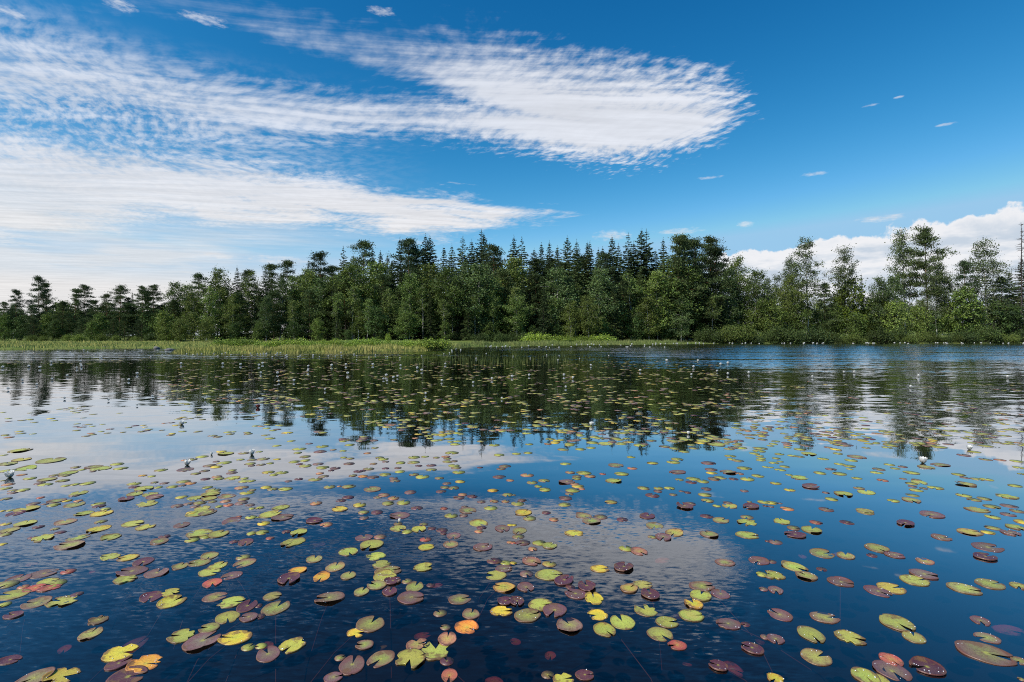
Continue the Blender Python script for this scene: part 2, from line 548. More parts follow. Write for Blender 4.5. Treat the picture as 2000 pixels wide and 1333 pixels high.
# ------------------------------------------------------------------ foliage and bark materials
def leaf_material(name, transl, rough, spec, hue_var):
    m = bpy.data.materials.new(name)
    m.use_nodes = True
    t = NT(m.node_tree); t.n.clear()
    oi = t.node('ShaderNodeObjectInfo')
    gi = t.node('ShaderNodeNewGeometry')
    rnd = gi.outputs['Random Per Island']
    hsv = t.node('ShaderNodeHueSaturation')
    t.set(hsv.inputs['Color'], oi.outputs['Color'])
    t.set(hsv.inputs['Hue'], t.lin(rnd, 0, 1, 0.5 - hue_var, 0.5 + hue_var))
    t.set(hsv.inputs['Value'], t.lin(t.math('FRACT', t.math('MULTIPLY', rnd, 7.31)), 0, 1, 0.65, 1.4))
    t.set(hsv.inputs['Saturation'], t.lin(t.math('FRACT', t.math('MULTIPLY', rnd, 3.77)), 0, 1, 0.85, 1.1))
    bs = t.node('ShaderNodeBsdfPrincipled')
    t.set(bs.inputs['Base Color'], hsv.outputs[0])
    bs.inputs['Roughness'].default_value = rough
    bs.inputs['Specular IOR Level'].default_value = spec
    tl = t.node('ShaderNodeBsdfTranslucent')
    t.set(tl.inputs['Color'], t.mix(0.5, hsv.outputs[0], (0.16, 0.22, 0.03, 1)))
    mx = t.node('ShaderNodeMixShader'); mx.inputs[0].default_value = transl
    t.l.new(bs.outputs[0], mx.inputs[1]); t.l.new(tl.outputs[0], mx.inputs[2])
    out = t.node('ShaderNodeOutputMaterial'); t.l.new(mx.outputs[0], out.inputs[0])
    return m


def bark_material(name, c1, c2, c3=None, scale=6.0, split=0.5):
    m, t, bs = mat(name)
    co = t.node('ShaderNodeTexCoord').outputs['Object']
    n = t.noise(t.mapping(co, scale=(1, 1, 0.35)), scale, 4, 0.6)
    col = t.mix(t.step(n, split - 0.1, split + 0.1), c1 + (1,), c2 + (1,))
    if c3:
        z = t.sep(co)[2]
        col = t.mix(t.step(t.math('ADD', z, t.math('MULTIPLY', n, 3.0)), 6.0, 11.0), col, c3 + (1,))
    t.set(bs.inputs['Base Color'], col)
    bs.inputs['Roughness'].default_value = 0.9
    bs.inputs['Specular IOR Level'].default_value = 0.15
    return m


M_BROAD = leaf_material("broad_leaf", 0.16, 0.6, 0.14, 0.018)
M_PINE = leaf_material("pine_needle", 0.08, 0.65, 0.12, 0.012)
M_SPRUCE = leaf_material("spruce_needle", 0.05, 0.7, 0.10, 0.010)
M_BIRCHBARK = bark_material("birch_bark", (0.05, 0.045, 0.04), (0.52, 0.50, 0.46), scale=3.0, split=0.44)
M_PINEBARK = bark_material("pine_bark", (0.06, 0.045, 0.035), (0.11, 0.08, 0.06), (0.24, 0.11, 0.055))
M_SPRUCEBARK = bark_material("spruce_bark", (0.05, 0.04, 0.035), (0.10, 0.085, 0.07))
M_DEADWOOD = bark_material("dead_wood", (0.035, 0.03, 0.028), (0.085, 0.07, 0.06))


def leaf_faces(r, centres, size, aspect, up_bias=0.0, out_dir=None):
    """one small pointed quad per centre, random orientation"""
    n = len(centres)
    a = r.normal(size=(n, 3))
    if out_dir is not None:
        a = a * 0.55 + out_dir
    a /= np.linalg.norm(a, axis=1)[:, None] + 1e-9
    b = r.normal(size=(n, 3))
    b[:, 2] *= (1 - up_bias)
    b -= (b * a).sum(1)[:, None] * a
    b /= np.linalg.norm(b, axis=1)[:, None] + 1e-9
    s = (size * r.uniform(0.6, 1.35, n))[:, None]
    v = np.stack([centres - a * s * 0.5, centres + b * s * aspect * 0.5 + a * s * 0.05, centres + a * s * 0.55, centres - b * s * aspect * 0.5 + a * s * 0.05], axis=1)
    return v.reshape(-1, 3), np.arange(n * 4).reshape(n, 4)


def trunk_path(r, H, lean=0.02, wob=0.012, n=9):
    z = np.linspace(0, H, n)
    off = np.cumsum(r.normal(0, wob * H / n * 2.0, (n, 2)), axis=0)
    off += np.outer(z, r.normal(0, lean, 2))
    off -= off[0]
    return np.column_stack([off, z])


def at_h(path, h):
    return np.array([np.interp(h, path[:, 2], path[:, k]) for k in range(2)] + [h])


def make_birch(seed, H=20.0, base=0.22, width=0.17, nl=44, leaf=0.20, droop=0.5, per=26, spread=0.5, stems=1):
    r = np.random.default_rng(seed)
    tk = Geo(); cr = Geo()
    cents = []
    for s in range(stems):
        p = trunk_path(r, H * (1 if s == 0 else r.uniform(0.75, 0.95)), 0.015 if s == 0 else 0.07, 0.02)
        if s: p[:, :2] += r.normal(0, 0.25, 2)
        Hs = p[-1, 2]
        tk.tube(p, np.linspace(0.0085 * H, 0.012, len(p)), 7)
        az0 = r.uniform(0, 6.28)
        for i in range(nl // stems):
            h = base + (0.985 - base) * ((i + r.uniform(0, 1)) / (nl // stems))
            u = (h - base) / (1 - base)
            prof = (math.sin(math.pi * min(1, 0.12 + u * 0.86)) ** 0.75) * (1.0 - 0.35 * u)
            L = H * width * prof * r.uniform(0.55, 1.25) + 0.4
            az = az0 + i * 2.399 + r.normal(0, 0.35)
            el = math.radians(r.uniform(18, 58))
            st = at_h(p, h * Hs)
            n = 6
            tt = np.linspace(0, 1, n)
            d = np.array([math.cos(az) * math.cos(el), math.sin(az) * math.cos(el), math.sin(el)])
            pts = st + tt[:, None] * d * L
            pts[:, 2] -= droop * L * tt ** 2.4 * 0.8
            pts += r.normal(0, 0.03 * L, pts.shape) * tt[:, None]
            tk.tube(pts, np.linspace(0.006 * H * (1 - 0.7 * u) * 0.5 + 0.012, 0.008, n), 3)
            for k in range(max(2, int(L * 1.35))):
                f = r.uniform(0.35, 1.02)
                c = st + d * L * f
                c = c + np.array([0, 0, -droop * L * f ** 2.4 * 0.8]) + r.normal(0, 0.14 * L + 0.15, 3) * np.array([1, 1, 0.8])
                cents.append(c)
    cents = np.array(cents)
    leaves = []
    for c in cents:
        k = int(per * r.uniform(0.5, 1.4))
        rad = spread * r.uniform(0.6, 1.3)
        q = r.normal(0, 1, (k, 3)) * rad * np.array([0.62, 0.62, 0.55])
        q[:, 2] -= np.abs(r.normal(0, 0.35 * rad * (0.3 + droop), k))
        leaves.append(c + q)
    v, f = leaf_faces(r, np.concatenate(leaves), leaf, 0.72)
    cr.add(v, f4=f)
    return tk, cr


def make_pine(seed, H=16.0, bare=0.45, width=0.18, nl=26, flat=0.30, per=66):
    r = np.random.default_rng(seed)
    tk = Geo(); cr = Geo()
    p = trunk_path(r, H, 0.015, 0.012)
    tk.tube(p, np.linspace(0.0095 * H, 0.02, len(p)), 7)
    cents = []; dirs = []
    for i in range(nl):
        h = bare + (0.99 - bare) * (i + r.uniform(0, 1)) / nl
        u = (h - bare) / (1 - bare)
        prof = (0.18 + 1.0 * (1 - u) ** 0.75) * min(1.0, 0.55 + 3.0 * u)
        L = H * width * prof * r.uniform(0.6, 1.25)
        az = i * 2.399 + r.normal(0, 0.4)
        el = math.radians(-8 + 48 * u ** 1.3 + r.normal(0, 9))
        st = at_h(p, h * H)
        d = np.array([math.cos(az) * math.cos(el), math.sin(az) * math.cos(el), math.sin(el)])
        tt = np.linspace(0, 1, 6)
        pts = st + tt[:, None] * d * L
        pts[:, 2] += 0.12 * L * tt ** 2
        pts += r.normal(0, 0.03 * L, pts.shape) * tt[:, None]
        tk.tube(pts, np.linspace(0.0028 * H * (1.1 - u) + 0.012, 0.01, 6), 3)
        for k in range(max(4, int(L * 2.4))):
            fr = r.uniform(0.28, 1.04)
            c = st + d * L * fr + np.array([0, 0, 0.12 * L * fr ** 2 + 0.1]) + r.normal(0, 0.10 * L + 0.12, 3) * np.array([1, 1, 0.4])
            cents.append(c); dirs.append(d * 0.5 + np.array([0, 0, 0.6]))
    for k in range(5):
        cents.append(p[-1] + r.normal(0, 0.25, 3) + np.array([0, 0, -0.1])); dirs.append(np.array([0, 0, 1.0]))
    for i in range(9):      # dead stubs under the crown
        h = r.uniform(0.05, bare)
        az = r.uniform(0, 6.28); L = r.uniform(0.4, 1.6)
        st = at_h(p, h * H)
        tk.tube([st, st + np.array([math.cos(az), math.sin(az), r.uniform(-0.3, 0.2)]) * L], [0.025, 0.008], 3)
    cs = []; ds = []
    for c, d in zip(cents, dirs):
        k = int(per * r.uniform(0.6, 1.35))
        rad = r.uniform(0.38, 0.70) * (H / 16) ** 0.5
        q = r.normal(0, 1, (k, 3)) * rad * np.array([0.72, 0.72, flat])
        cs.append(c + q); ds.append(np.repeat(d[None], k, 0) + q * 0.8)
    v, f = leaf_faces(r, np.concatenate(cs), 0.29, 0.36, out_dir=np.concatenate(ds))
    cr.add(v, f4=f)
    return tk, cr


def make_spruce(seed, H=24.0, width=0.13, base=0.06, dens=1.0, thin_top=0.0):
    r = np.random.default_rng(seed)
    tk = Geo(); cr = Geo()
    p = trunk_path(r, H, 0.006, 0.004)
    tk.tube(p, np.linspace(0.0085 * H, 0.015, len(p)), 6)
    cs = []; ds = []; ss = []
    h = base * H
    while h < H * 0.992:
        u = (h / H - base) / (1 - base)
        nb = int(r.integers(4, 7))
        a0 = r.uniform(0, 6.28)
        for b in range(nb):
            if thin_top and u > 1 - thin_top and r.uniform() < 0.5: continue
            L = H * width * (1 - u) ** 0.78 * r.uniform(0.5, 1.28) + 0.10
            az = a0 + b * 6.283 / nb + r.normal(0, 0.25)
            el = math.radians(-24 + 42 * u ** 1.6 + r.normal(0, 6))
            d = np.array([math.cos(az) * math.cos(el), math.sin(az) * math.cos(el), math.sin(el)])
            st = at_h(p, h)
            tk.tube([st, st + d * L * 0.5, st + d * L + np.array([0, 0, 0.06 * L])], [0.022, 0.014, 0.006], 3)
            k = int((9 + 24 * L) * dens * r.uniform(0.75, 1.2))
            fr = r.uniform(0.08, 1.03, k) ** 0.75
            side = r.normal(0, 0.17, k) * L * (1.12 - fr)
            perp = np.array([-math.sin(az), math.cos(az), 0])
            c = st + d * L * fr[:, None] + perp * side[:, None]
            c[:, 2] += 0.06 * L * fr ** 2 - np.abs(r.normal(0, 0.13, k)) * (0.6 + L * 0.18)
            cs.append(c); ss.append(np.full(k, 0.20 + 0.24 * min(1.0, (1 - u) * 3.0)))
            ds.append(np.repeat((d * 0.8 + np.array([0, 0, -0.35]))[None], k, 0) + perp * np.sign(side)[:, None] * 0.6)
        h += (0.40 + 0.30 * (1 - u)) * r.uniform(0.8, 1.2)
    tip = p[-1]
    cs.append(tip + np.column_stack([r.normal(0, 0.04, 10), r.normal(0, 0.04, 10), -r.uniform(-0.5, 0.6, 10)])); ds.append(np.repeat([[0, 0, 1.0]], 10, 0)); ss.append(np.full(10, 0.2))
    v, f = leaf_faces(r, np.concatenate(cs), np.concatenate(ss), 0.36, out_dir=np.concatenate(ds))
    cr.add(v, f4=f)
    return tk, cr


def make_bush(seed, H=3.0, width=0.6, per=30, leaf=0.14, n=46):
    r = np.random.default_rng(seed)
    tk = Geo(); cr = Geo(); leaves = []
    for i in range(n):
        az = r.uniform(0, 6.28); rr = math.sqrt(r.uniform(0, 1)) * H * width
        top = H * (1 - 0.55 * (rr / (H * width)) ** 2) * r.uniform(0.55, 1.0)
        e = np.array([math.cos(az) * rr, math.sin(az) * rr, top])
        b = e * np.array([0.25, 0.25, 0]) + r.normal(0, 0.05, 3) * np.array([1, 1, 0])
        if i % 2 == 0:
            tk.tube([b, (b + e) / 2 + r.normal(0, 0.05 * H, 3), e], [0.022, 0.014, 0.006], 3)
        for f in (0.5, 0.75, 1.0):
            c = b + (e - b) * f
            k = int(per * r.uniform(0.5, 1.2))
            leaves.append(c + r.normal(0, 0.10 * H + 0.05, (k, 3)))
    L = np.concatenate(leaves); L[:, 2] = np.maximum(L[:, 2], 0.03)
    v, f = leaf_faces(r, L, leaf, 0.6)
    cr.add(v, f4=f)
    return tk, cr


def make_snag(seed, H=24.0):
    r = np.random.default_rng(seed)
    tk = Geo(); cr = Geo()
    p = trunk_path(r, H, 0.012, 0.016)
    tk.tube(p, np.linspace(0.008 * H, 0.03, len(p)), 7)
    for i in range(110):
        h = r.uniform(0.3, 0.99); az = r.uniform(0, 6.28)
        L = r.uniform(0.9, 3.4) * (1.15 - h)
        st = at_h(p, h * H); d = np.array([math.cos(az), math.sin(az), r.uniform(-0.35, 0.1)])
        m = st + d * L * 0.6 + r.normal(0, 0.08, 3)
        e = st + d * L + np.array([0, 0, 0.25 * L])
        cr.tube([st, m, e], [0.05, 0.035, 0.012], 3)
        cr.tube([m, m + r.normal(0, 0.3 * L, 3)], [0.015, 0.005], 3)
    return tk, cr


PROTO = {}


def proto(kind, geos, H, bark, leafm):
    tk, cr = geos
    PROTO.setdefault(kind, []).append((tk.mesh(kind + "_trunk", [bark], True), cr.mesh(kind + "_crown", [leafm]), H))


for s_ in range(5):
    proto("birch", make_birch(100 + s_, 16, 0.10 + 0.05 * (s_ % 3), 0.21 + 0.025 * (s_ % 3), 40, leaf=0.26, per=78, spread=0.78, stems=1 + (s_ == 3)), 16, M_BIRCHBARK, M_BROAD)
for s_ in range(3):
    proto("airy", make_birch(200 + s_, 24, 0.26, 0.17 + 0.02 * s_, 48, leaf=0.28, droop=0.25, per=48, spread=0.82), 24, M_BIRCHBARK, M_BROAD)
for s_ in range(3):
    proto("slim", make_birch(250 + s_, 14, 0.48, 0.15, 26, leaf=0.25, droop=0.4, per=52, spread=0.62), 14, M_BIRCHBARK, M_BROAD)
for s_ in range(4):
    proto("alder", make_birch(300 + s_, 7, 0.05, 0.34, 40, leaf=0.22, droop=0.12, per=48, spread=0.52, stems=1 + s_ % 2), 7, M_SPRUCEBARK, M_BROAD)
for q_ in [(400, 0.40, 0.22, 26), (401, 0.24, 0.21, 32), (402, 0.46, 0.22, 24), (403, 0.30, 0.19, 30), (404, 0.10, 0.22, 38)]:
    proto("pine", make_pine(q_[0], 16, q_[1], q_[2], q_[3]), 16, M_PINEBARK, M_PINE)
for q_ in [(500, 0.155, 1.0, 0.0), (501, 0.14, 1.0, 0.2), (502, 0.185, 1.0, 0.0), (503, 0.125, 0.9, 0.0)]:
    proto("spruce", make_spruce(q_[0], 24, q_[1], dens=q_[2], thin_top=q_[3]), 24, M_SPRUCEBARK, M_SPRUCE)
for s_ in range(4):
    proto("bush", make_bush(600 + s_, 3.0, 0.60 + 0.10 * (s_ % 2), per=26, leaf=0.20), 3, M_SPRUCEBARK, M_BROAD)
for s_ in range(3):
    proto("myrtle", make_bush(650 + s_, 1.0, 1.3, per=18, leaf=0.11, n=60), 1, M_SPRUCEBARK, M_BROAD)
proto("snag", make_snag(700, 24), 24, M_DEADWOOD, M_DEADWOOD)

TINT = {"slim": [(0.10, 0.14, 0.034), (0.12, 0.155, 0.04)], "birch": [(0.085, 0.125, 0.030), (0.105, 0.145, 0.030), (0.070, 0.105, 0.035), (0.125, 0.16, 0.035)],
        "airy": [(0.060, 0.085, 0.035), (0.070, 0.092, 0.035)],
        "alder": [(0.060, 0.100, 0.028), (0.085, 0.125, 0.028), (0.110, 0.150, 0.032)],
        "pine": [(0.048, 0.072, 0.026), (0.058, 0.080, 0.028), (0.040, 0.064, 0.028)],
        "spruce": [(0.050, 0.072, 0.022), (0.058, 0.080, 0.024), (0.042, 0.064, 0.024)],
        "bush": [(0.085, 0.125, 0.030), (0.12, 0.16, 0.030), (0.055, 0.085, 0.025)],
        "myrtle": [(0.17, 0.23, 0.032), (0.14, 0.20, 0.03)],
        "snag": [(0.2, 0.18, 0.15)]}
NAME = {"slim": "birch_tree", "birch": "birch_tree", "airy": "aspen_tree", "alder": "alder_tree", "pine": "pine_tree", "spruce": "spruce_tree", "bush": "shrub", "myrtle": "bog_shrub", "snag": "dead_tree"}
FOLIAGE = {"birch": 1.3, "slim": 1.3, "airy": 1.15, "alder": 1.25, "pine": 1.25, "spruce": 1.2, "bush": 1.2, "myrtle": 1.4, "snag": 1.0}
PLANTS = []      # every plant with what its label needs


def plant(kind, px, ytop, Y, row, var=None, wide=1.0, tint=None, zone=None, height=None, X=None):
    X = (px - 1000.0) / FPX * Y if X is None else X
    z0 = gz(X, Y) - 0.05
    H = height if height else CAM_H + (HZ - ytop) / FPX * Y - z0
    lst = PROTO[kind]
    tkm, crm, H0 = lst[(var if var is not None else random.randrange(len(lst))) % len(lst)]
    s = H / H0
    o = empty(NAME[kind], (X, Y, z0))
    o.rotation_euler = (0, 0, random.uniform(0, 6.28))
    o.scale = (s * wide, s * wide, s)
    t = bpy.data.objects.new("trunk" if kind not in ("bush", "myrtle") else "stem", tkm)
    c = bpy.data.objects.new("crown" if kind not in ("bush", "myrtle", "snag") else ("foliage" if kind != "snag" else "dead_branches"), crm)
    tc = tint or random.choice(TINT[kind])
    k = random.uniform(0.68, 1.36) * FOLIAGE[kind]
    if kind in ('birch', 'slim', 'airy', 'alder'):
        o.rotation_euler.x = random.gauss(0, 0.035); o.rotation_euler.y = random.gauss(0, 0.035)
    c.color = (tc[0] * k, tc[1] * k, tc[2] * k, 1)
    link(t, o); link(c, o)
    if kind == 'snag': c['kind'] = 'stuff'
    PLANTS.append(dict(o=o, kind=kind, px=px, H=H, row=row, zone=zone, Y=Y))
    return o


# ------------------------------------------------------------------ the wood, traced along its skyline
# left pines beyond the reed bed
for (px, yt, v, Y, w) in [(33, 570, 1, 104, 0.9), (78, 545, 1, 106, 0.85), (93, 556, 3, 108, 0.9), (10, 592, 4, 104, 1.0), (145, 567, 3, 106, 1.0), (168, 560, 4, 108, 1.0),
                          (186, 590, 1, 104, 1.0), (206, 578, 1, 106, 1.0), (235, 562, 0, 105, 1.15), (250, 584, 2, 107, 1.0), (277, 562, 2, 104, 0.95), (289, 571, 2, 107, 0.9),
                          (303, 560, 2, 105, 1.1), (122, 592, 4, 103, 1.1), (60, 598, 4, 103, 1.0)]:
    plant("pine", px, yt, Y, "front", v, w, zone="left")
plant("spruce", 259, 572, 108, "front", 3, zone="left")
for (px, yt, Y) in [(22, 610, 116), (118, 612, 118), (215, 616, 118), (180, 612, 116)]:
    plant("alder", px, yt, Y, "back", wide=0.9, zone="left")
# willows and alders where the wood starts
for (px, yt, Y) in [(326, 612, 97), (352, 626, 94), (372, 614, 97), (398, 632, 94), (412, 622, 97)]:
    plant("alder", px, yt, Y, "front", wide=1.15, tint=(0.115, 0.145, 0.032), zone="start")
for (k, px, yt, v, Y) in [("birch", 345, 552, 0, 106), ("birch", 362, 556, 1, 108), ("pine", 392, 540, 1, 108), ("birch", 378, 570, 2, 104), ("birch", 424, 530, 2, 110), ("spruce", 440, 545, 0, 109),
                          ("spruce", 464, 521, 0, 112), ("pine", 482, 533, 1, 112), ("birch", 496, 535, 3, 110), ("birch", 404, 562, 3, 103), ("birch", 452, 575, 1, 104),
                          ("spruce", 518, 524, 2, 114), ("pine", 535, 521, 3, 115), ("pine", 557, 515, 1, 114), ("birch", 548, 545, 3, 106), ("birch", 580, 540, 1, 110),
                          ("spruce", 602, 508, 3, 117), ("spruce", 611, 509, 3, 119), ("pine", 626, 500, 1, 116), ("birch", 598, 530, 2, 110), ("birch", 520, 580, 0, 102), ("birch", 628, 545, 0, 108)]:
    plant(k, px, yt, Y, "front", v, zone="start")
# the tall middle wood
for (px, yt, v) in [(670, 481, 1), (728, 488, 3), (743, 491, 3), (757, 498, 3), (783, 467, 0), (831, 460, 0), (839, 464, 2), (866, 482, 3), (882, 479, 0), (902, 462, 1), (921, 470, 0), (938, 449, 1), (946, 458, 2),
                    (1002, 463, 0), (1018, 463, 1), (1043, 488, 2), (1057, 476, 3), (1072, 473, 0), (1090, 482, 3), (1108, 464, 2), (1127, 471, 0), (1146, 473, 3), (1154, 474, 0), (1168, 486, 3), (1177, 484, 3),
                    (1196, 463, 2), (1206, 478, 0), (1225, 455, 1), (1236, 474, 0), (1252, 450, 2), (1265, 448, 1), (1297, 467, 0), (690, 500, 2), (975, 490, 2), (1280, 490, 2)]:
    plant("spruce", px, yt, random.uniform(120, 132), "skyline", v, random.uniform(1.1, 1.5), zone="middle")
for (px, yt, v) in [(705, 478, 1), (799, 471, 4), (965, 485, 4), (815, 490, 4), (1320, 466, 3), (1342, 472, 4), (1362, 476, 1), (1386, 468, 2), (1400, 490, 1), (1185, 500, 4)]:
    plant("pine", px, yt, random.uniform(116, 126), "skyline", v, 1.05, zone="middle")
for (px, yt, v, Y, tn) in [(655, 540, 0, 108, None), (692, 520, 2, 108, None), (730, 512, 1, 112, None), (765, 520, 3, 110, 3), (800, 535, 0, 106, None), (750, 575, 2, 103, 2), (848, 515, 1, 110, None), (875, 528, 2, 106, None),
                           (905, 515, 3, 110, 2), (935, 518, 0, 108, 2), (965, 545, 1, 110, None), (840, 585, 3, 103, None), (700, 590, 1, 102, None), (1000, 505, 0, 114, None), (1035, 530, 3, 112, 3), (1090, 525, 1, 110, 2),
                           (1125, 500, 2, 114, None), (1165, 524, 0, 112, 2), (1232, 534, 3, 114, None), (1200, 560, 1, 110, None), (1150, 580, 2, 105, 3), (1062, 575, 0, 106, None), (1115, 590, 3, 106, 3), (1285, 530, 1, 116, None),
                           (1328, 508, 2, 118, None), (1330, 576, 0, 114, 2), (1268, 580, 1, 113, None), (1380, 545, 3, 117, None), (1010, 580, 2, 106, None), (915, 590, 0, 103, 2), (1395, 570, 2, 116, None), (660, 600, 3, 101, None)]:
    plant("birch" if px % 3 else "spruce", px, yt - (0 if px % 3 else 12), Y, "front", v, random.uniform(1.05, 1.5), TINT["birch"][tn] if tn is not None and px % 3 else None, zone="middle")
for (px, yt, Y) in [(620, 620, 100), (680, 632, 99), (735, 620, 100), (790, 628, 99), (870, 628, 101), (955, 626, 104), (1040, 624, 106), (1090, 628, 107), (1175, 618, 109), (1240, 624, 112), (1300, 620, 115), (1370, 622, 116), (570, 622, 100), (505, 625, 100), (455, 628, 99)]:
    plant("alder", px, yt - random.uniform(-14, 26), Y, "low", None, random.uniform(1.0, 1.5), zone="middle")
for (px, yt, Y) in [(575, 588, 103), (655, 572, 101), (688, 560, 103), (717, 585, 100), (758, 566, 103), (793, 592, 101), (826, 560, 104), (868, 585, 102), (884, 560, 105), (928, 578, 104), (966, 570, 106), (1006, 562, 108), (1083, 584, 108), (1124, 556, 111), (1390, 580, 115)]:
    plant("slim", px, yt, Y, "front", None, random.uniform(0.9, 1.15), zone="middle")
for (k, px, yt, v, Y) in [("spruce", 640, 560, 2, 107), ("pine", 676, 545, 4, 106), ("spruce", 712, 556, 0, 108), ("pine", 745, 540, 1, 108), ("spruce", 780, 548, 2, 107), ("pine", 812, 530, 4, 109), ("spruce", 858, 552, 0, 108),
                          ("pine", 892, 566, 4, 106), ("spruce", 950, 540, 2, 111), ("pine", 985, 528, 4, 112), ("spruce", 1022, 548, 0, 111), ("pine", 1050, 540, 1, 112), ("spruce", 1075, 552, 2, 111), ("pine", 1105, 545, 4, 112),
                          ("spruce", 1185, 545, 0, 114), ("pine", 1215, 552, 4, 114), ("spruce", 1250, 530, 2, 116), ("pine", 1290, 556, 4, 116), ("spruce", 1310, 540, 0, 117), ("pine", 1355, 530, 4, 118), ("spruce", 1408, 560, 2, 117),
                          ("pine", 470, 575, 4, 105), ("spruce", 505, 560, 0, 107), ("pine", 535, 570, 4, 105), ("spruce", 572, 556, 2, 108), ("pine", 606, 570, 4, 106), ("spruce", 430, 575, 3, 107)]:
    plant(k, px, yt, Y, "between", v, random.uniform(1.1, 1.4), zone="middle")
for (px, yt, Y) in [(8, 618, 102), (40, 622, 103), (66, 626, 101), (88, 616, 103), (108, 628, 102), (135, 618, 103), (158, 624, 102), (196, 616, 103), (222, 624, 102), (243, 618, 104), (270, 626, 102), (288, 614, 104), (312, 620, 101), (318, 598, 106), (180, 630, 101), (338, 590, 104)]:
    plant("pine" if px % 4 else "alder", px, yt, Y, "front" if False else "lowpine", 4, random.uniform(1.0, 1.35), zone="left")
# right side: looser trees against the cloud bank
for (k, px, yt, v, w, tn) in [("birch", 1425, 524, 0, 1.0, None), ("birch", 1450, 507, 2, 0.8, None), ("birch", 1474, 528, 1, 1.0, None), ("birch", 1494, 546, 3, 1.0, None), ("alder", 1440, 600, 0, 1.0, None),
                              ("airy", 1580, 467, 0, 0.95, None), ("airy", 1536, 504, 1, 0.9, None), ("birch", 1556, 540, 2, 1.0, None), ("airy", 1650, 486, 2, 0.85, None), ("alder", 1660, 545, 1, 0.9, (0.11, 0.15, 0.02)),
                              ("pine", 1612, 556, 4, 1.0, None), ("pine", 1684, 580, 4, 1.0, None), ("spruce", 1683, 536, 3, 0.7, None), ("airy", 1772, 447, 1, 0.80, None), ("pine", 1812, 453, 0, 0.95, None), ("airy", 1830, 500, 2, 0.9, None),
                              ("airy", 1854, 522, 0, 0.9, None), ("pine", 1887, 514, 4, 0.85, None), ("airy", 1930, 471, 2, 0.98, None), ("birch", 1715, 545, 2, 0.9, None), ("birch", 1742, 540, 0, 0.9, None),
                              ("spruce", 1972, 530, 2, 1.0, None), ("spruce", 1996, 505, 2, 1.1, None), ("pine", 1955, 545, 4, 1.0, None), ("spruce", 2030, 480, 0, 1.0, None)]:
    plant(k, px, yt, random.uniform(119, 127), "front", v, w, tn, zone="right")
plant("snag", 1993, 434, 118, "front", 0, zone="right")
for px, yt in [(1415, 622), (1465, 612), (1508, 605), (1530, 618), (1560, 600), (1590, 625), (1632, 612), (1668, 622), (1708, 616), (1745, 602), (1790, 605), (1822, 622), (1860, 600), (1905, 612), (1940, 600), (1980, 612), (1725, 590), (1880, 580)]:
    plant("alder", px, yt - random.uniform(0, 14), random.uniform(116.5, 121), "low", None, random.uniform(0.9, 1.2), zone="right")

# trees standing deeper in the wood
for i in range(84):
    px = 335 + (1420 - 335) * (i + random.random()) / 84
    top = float(np.interp(px, [330, 460, 560, 660, 800, 940, 1100, 1260, 1390, 1425], [575, 545, 540, 515, 498, 488, 495, 485, 500, 545])) + random.uniform(5, 60)
    kind = "spruce" if random.random() < 0.72 else "pine"
    Y = random.uniform(122, 150)
    o = plant(kind, px, top, Y, "deep", None, random.uniform(1.0, 1.35), zone="deep")
for px, yt in [(1525, 600), (1575, 605), (1615, 600), (1655, 602), (1700, 596), (1735, 604), (1775, 600), (1815, 606), (1870, 604), (1925, 602), (1970, 600), (1510, 560), (1545, 580), (1600, 590), (1640, 585), (1760, 590), (1800, 585), (1840, 590), (1900, 590), (1950, 585), (1985, 580), (1440, 560), (1480, 580)]:
    plant("birch", px, yt, random.uniform(150, 175), "deep", None, 1.3, TINT["birch"][3], zone="deepright")
for i in range(26):
    px = -30 + 380 * i / 25 + random.uniform(-6, 6)
    plant("alder" if i % 2 else "birch", px, random.uniform(592, 618), random.uniform(122, 140), "deep", None, 1.15, (0.075, 0.105, 0.03), zone="deepleft")
for i in range(34):
    px = -40 + 400 * i / 33 + random.uniform(-8, 8)
    plant("alder" if i % 3 else "birch", px, random.uniform(606, 636), random.uniform(150, 185), "deep", None, 1.2, (0.12, 0.16, 0.04), zone="deepleft")  # brighter tint stands for sunlit foliage in the gaps behind the pines

# shrubs along the banks
for i in range(17):
    px = 440 + i * 27 + random.uniform(-8, 8)
    X, Y = ground_at(px, 686); Y = 58 + random.uniform(0, 5)
    plant("myrtle", px, 0, Y, "bank", None, random.uniform(0.9, 1.4), zone="spit", height=random.uniform(0.75, 1.1) * (1.2 if px > 815 else 1.0), X=(px - 1000) / FPX * Y)
plant("bush", 758, 651, 66, "bank", 0, 0.45, (0.17, 0.23, 0.03), zone="spit")
for i in range(9):
    px = 1046 + i * 17 + random.uniform(-5, 5)
    Y = 98 + random.uniform(0, 4) + (px - 1046) * 0.02
    plant("myrtle", px, 0, Y, "bank", None, random.uniform(1.0, 1.5), zone="cove", height=random.uniform(1.3, 2.0), X=(px - 1000) / FPX * Y)
for i in range(34):
    px = 1385 + i * 18.6 + random.uniform(-6, 6)
    Y = float(shore((px - 1000) / FPX * 112)) + random.uniform(0.6, 2.2)
    plant("bush", px, random.uniform(634, 657), Y, "bank", None, random.uniform(0.9, 1.2), random.choice([(0.035, 0.055, 0.018), (0.05, 0.075, 0.02), (0.085, 0.115, 0.025)]), zone="rightbank")
for i in range(10):
    px = 60 + i * 33 + random.uniform(-8, 8)
    plant("bush", px, random.uniform(648, 657), random.uniform(98, 101), "bank", None, random.uniform(0.9, 1.3), zone="leftbank")
for i in range(14):
    px = 885 + i * 13 + random.uniform(-6, 6)
    plant("bush", px, random.uniform(646, 656), random.uniform(101, 105), "bank", None, 1.2, (0.05, 0.078, 0.022), zone="covewood")

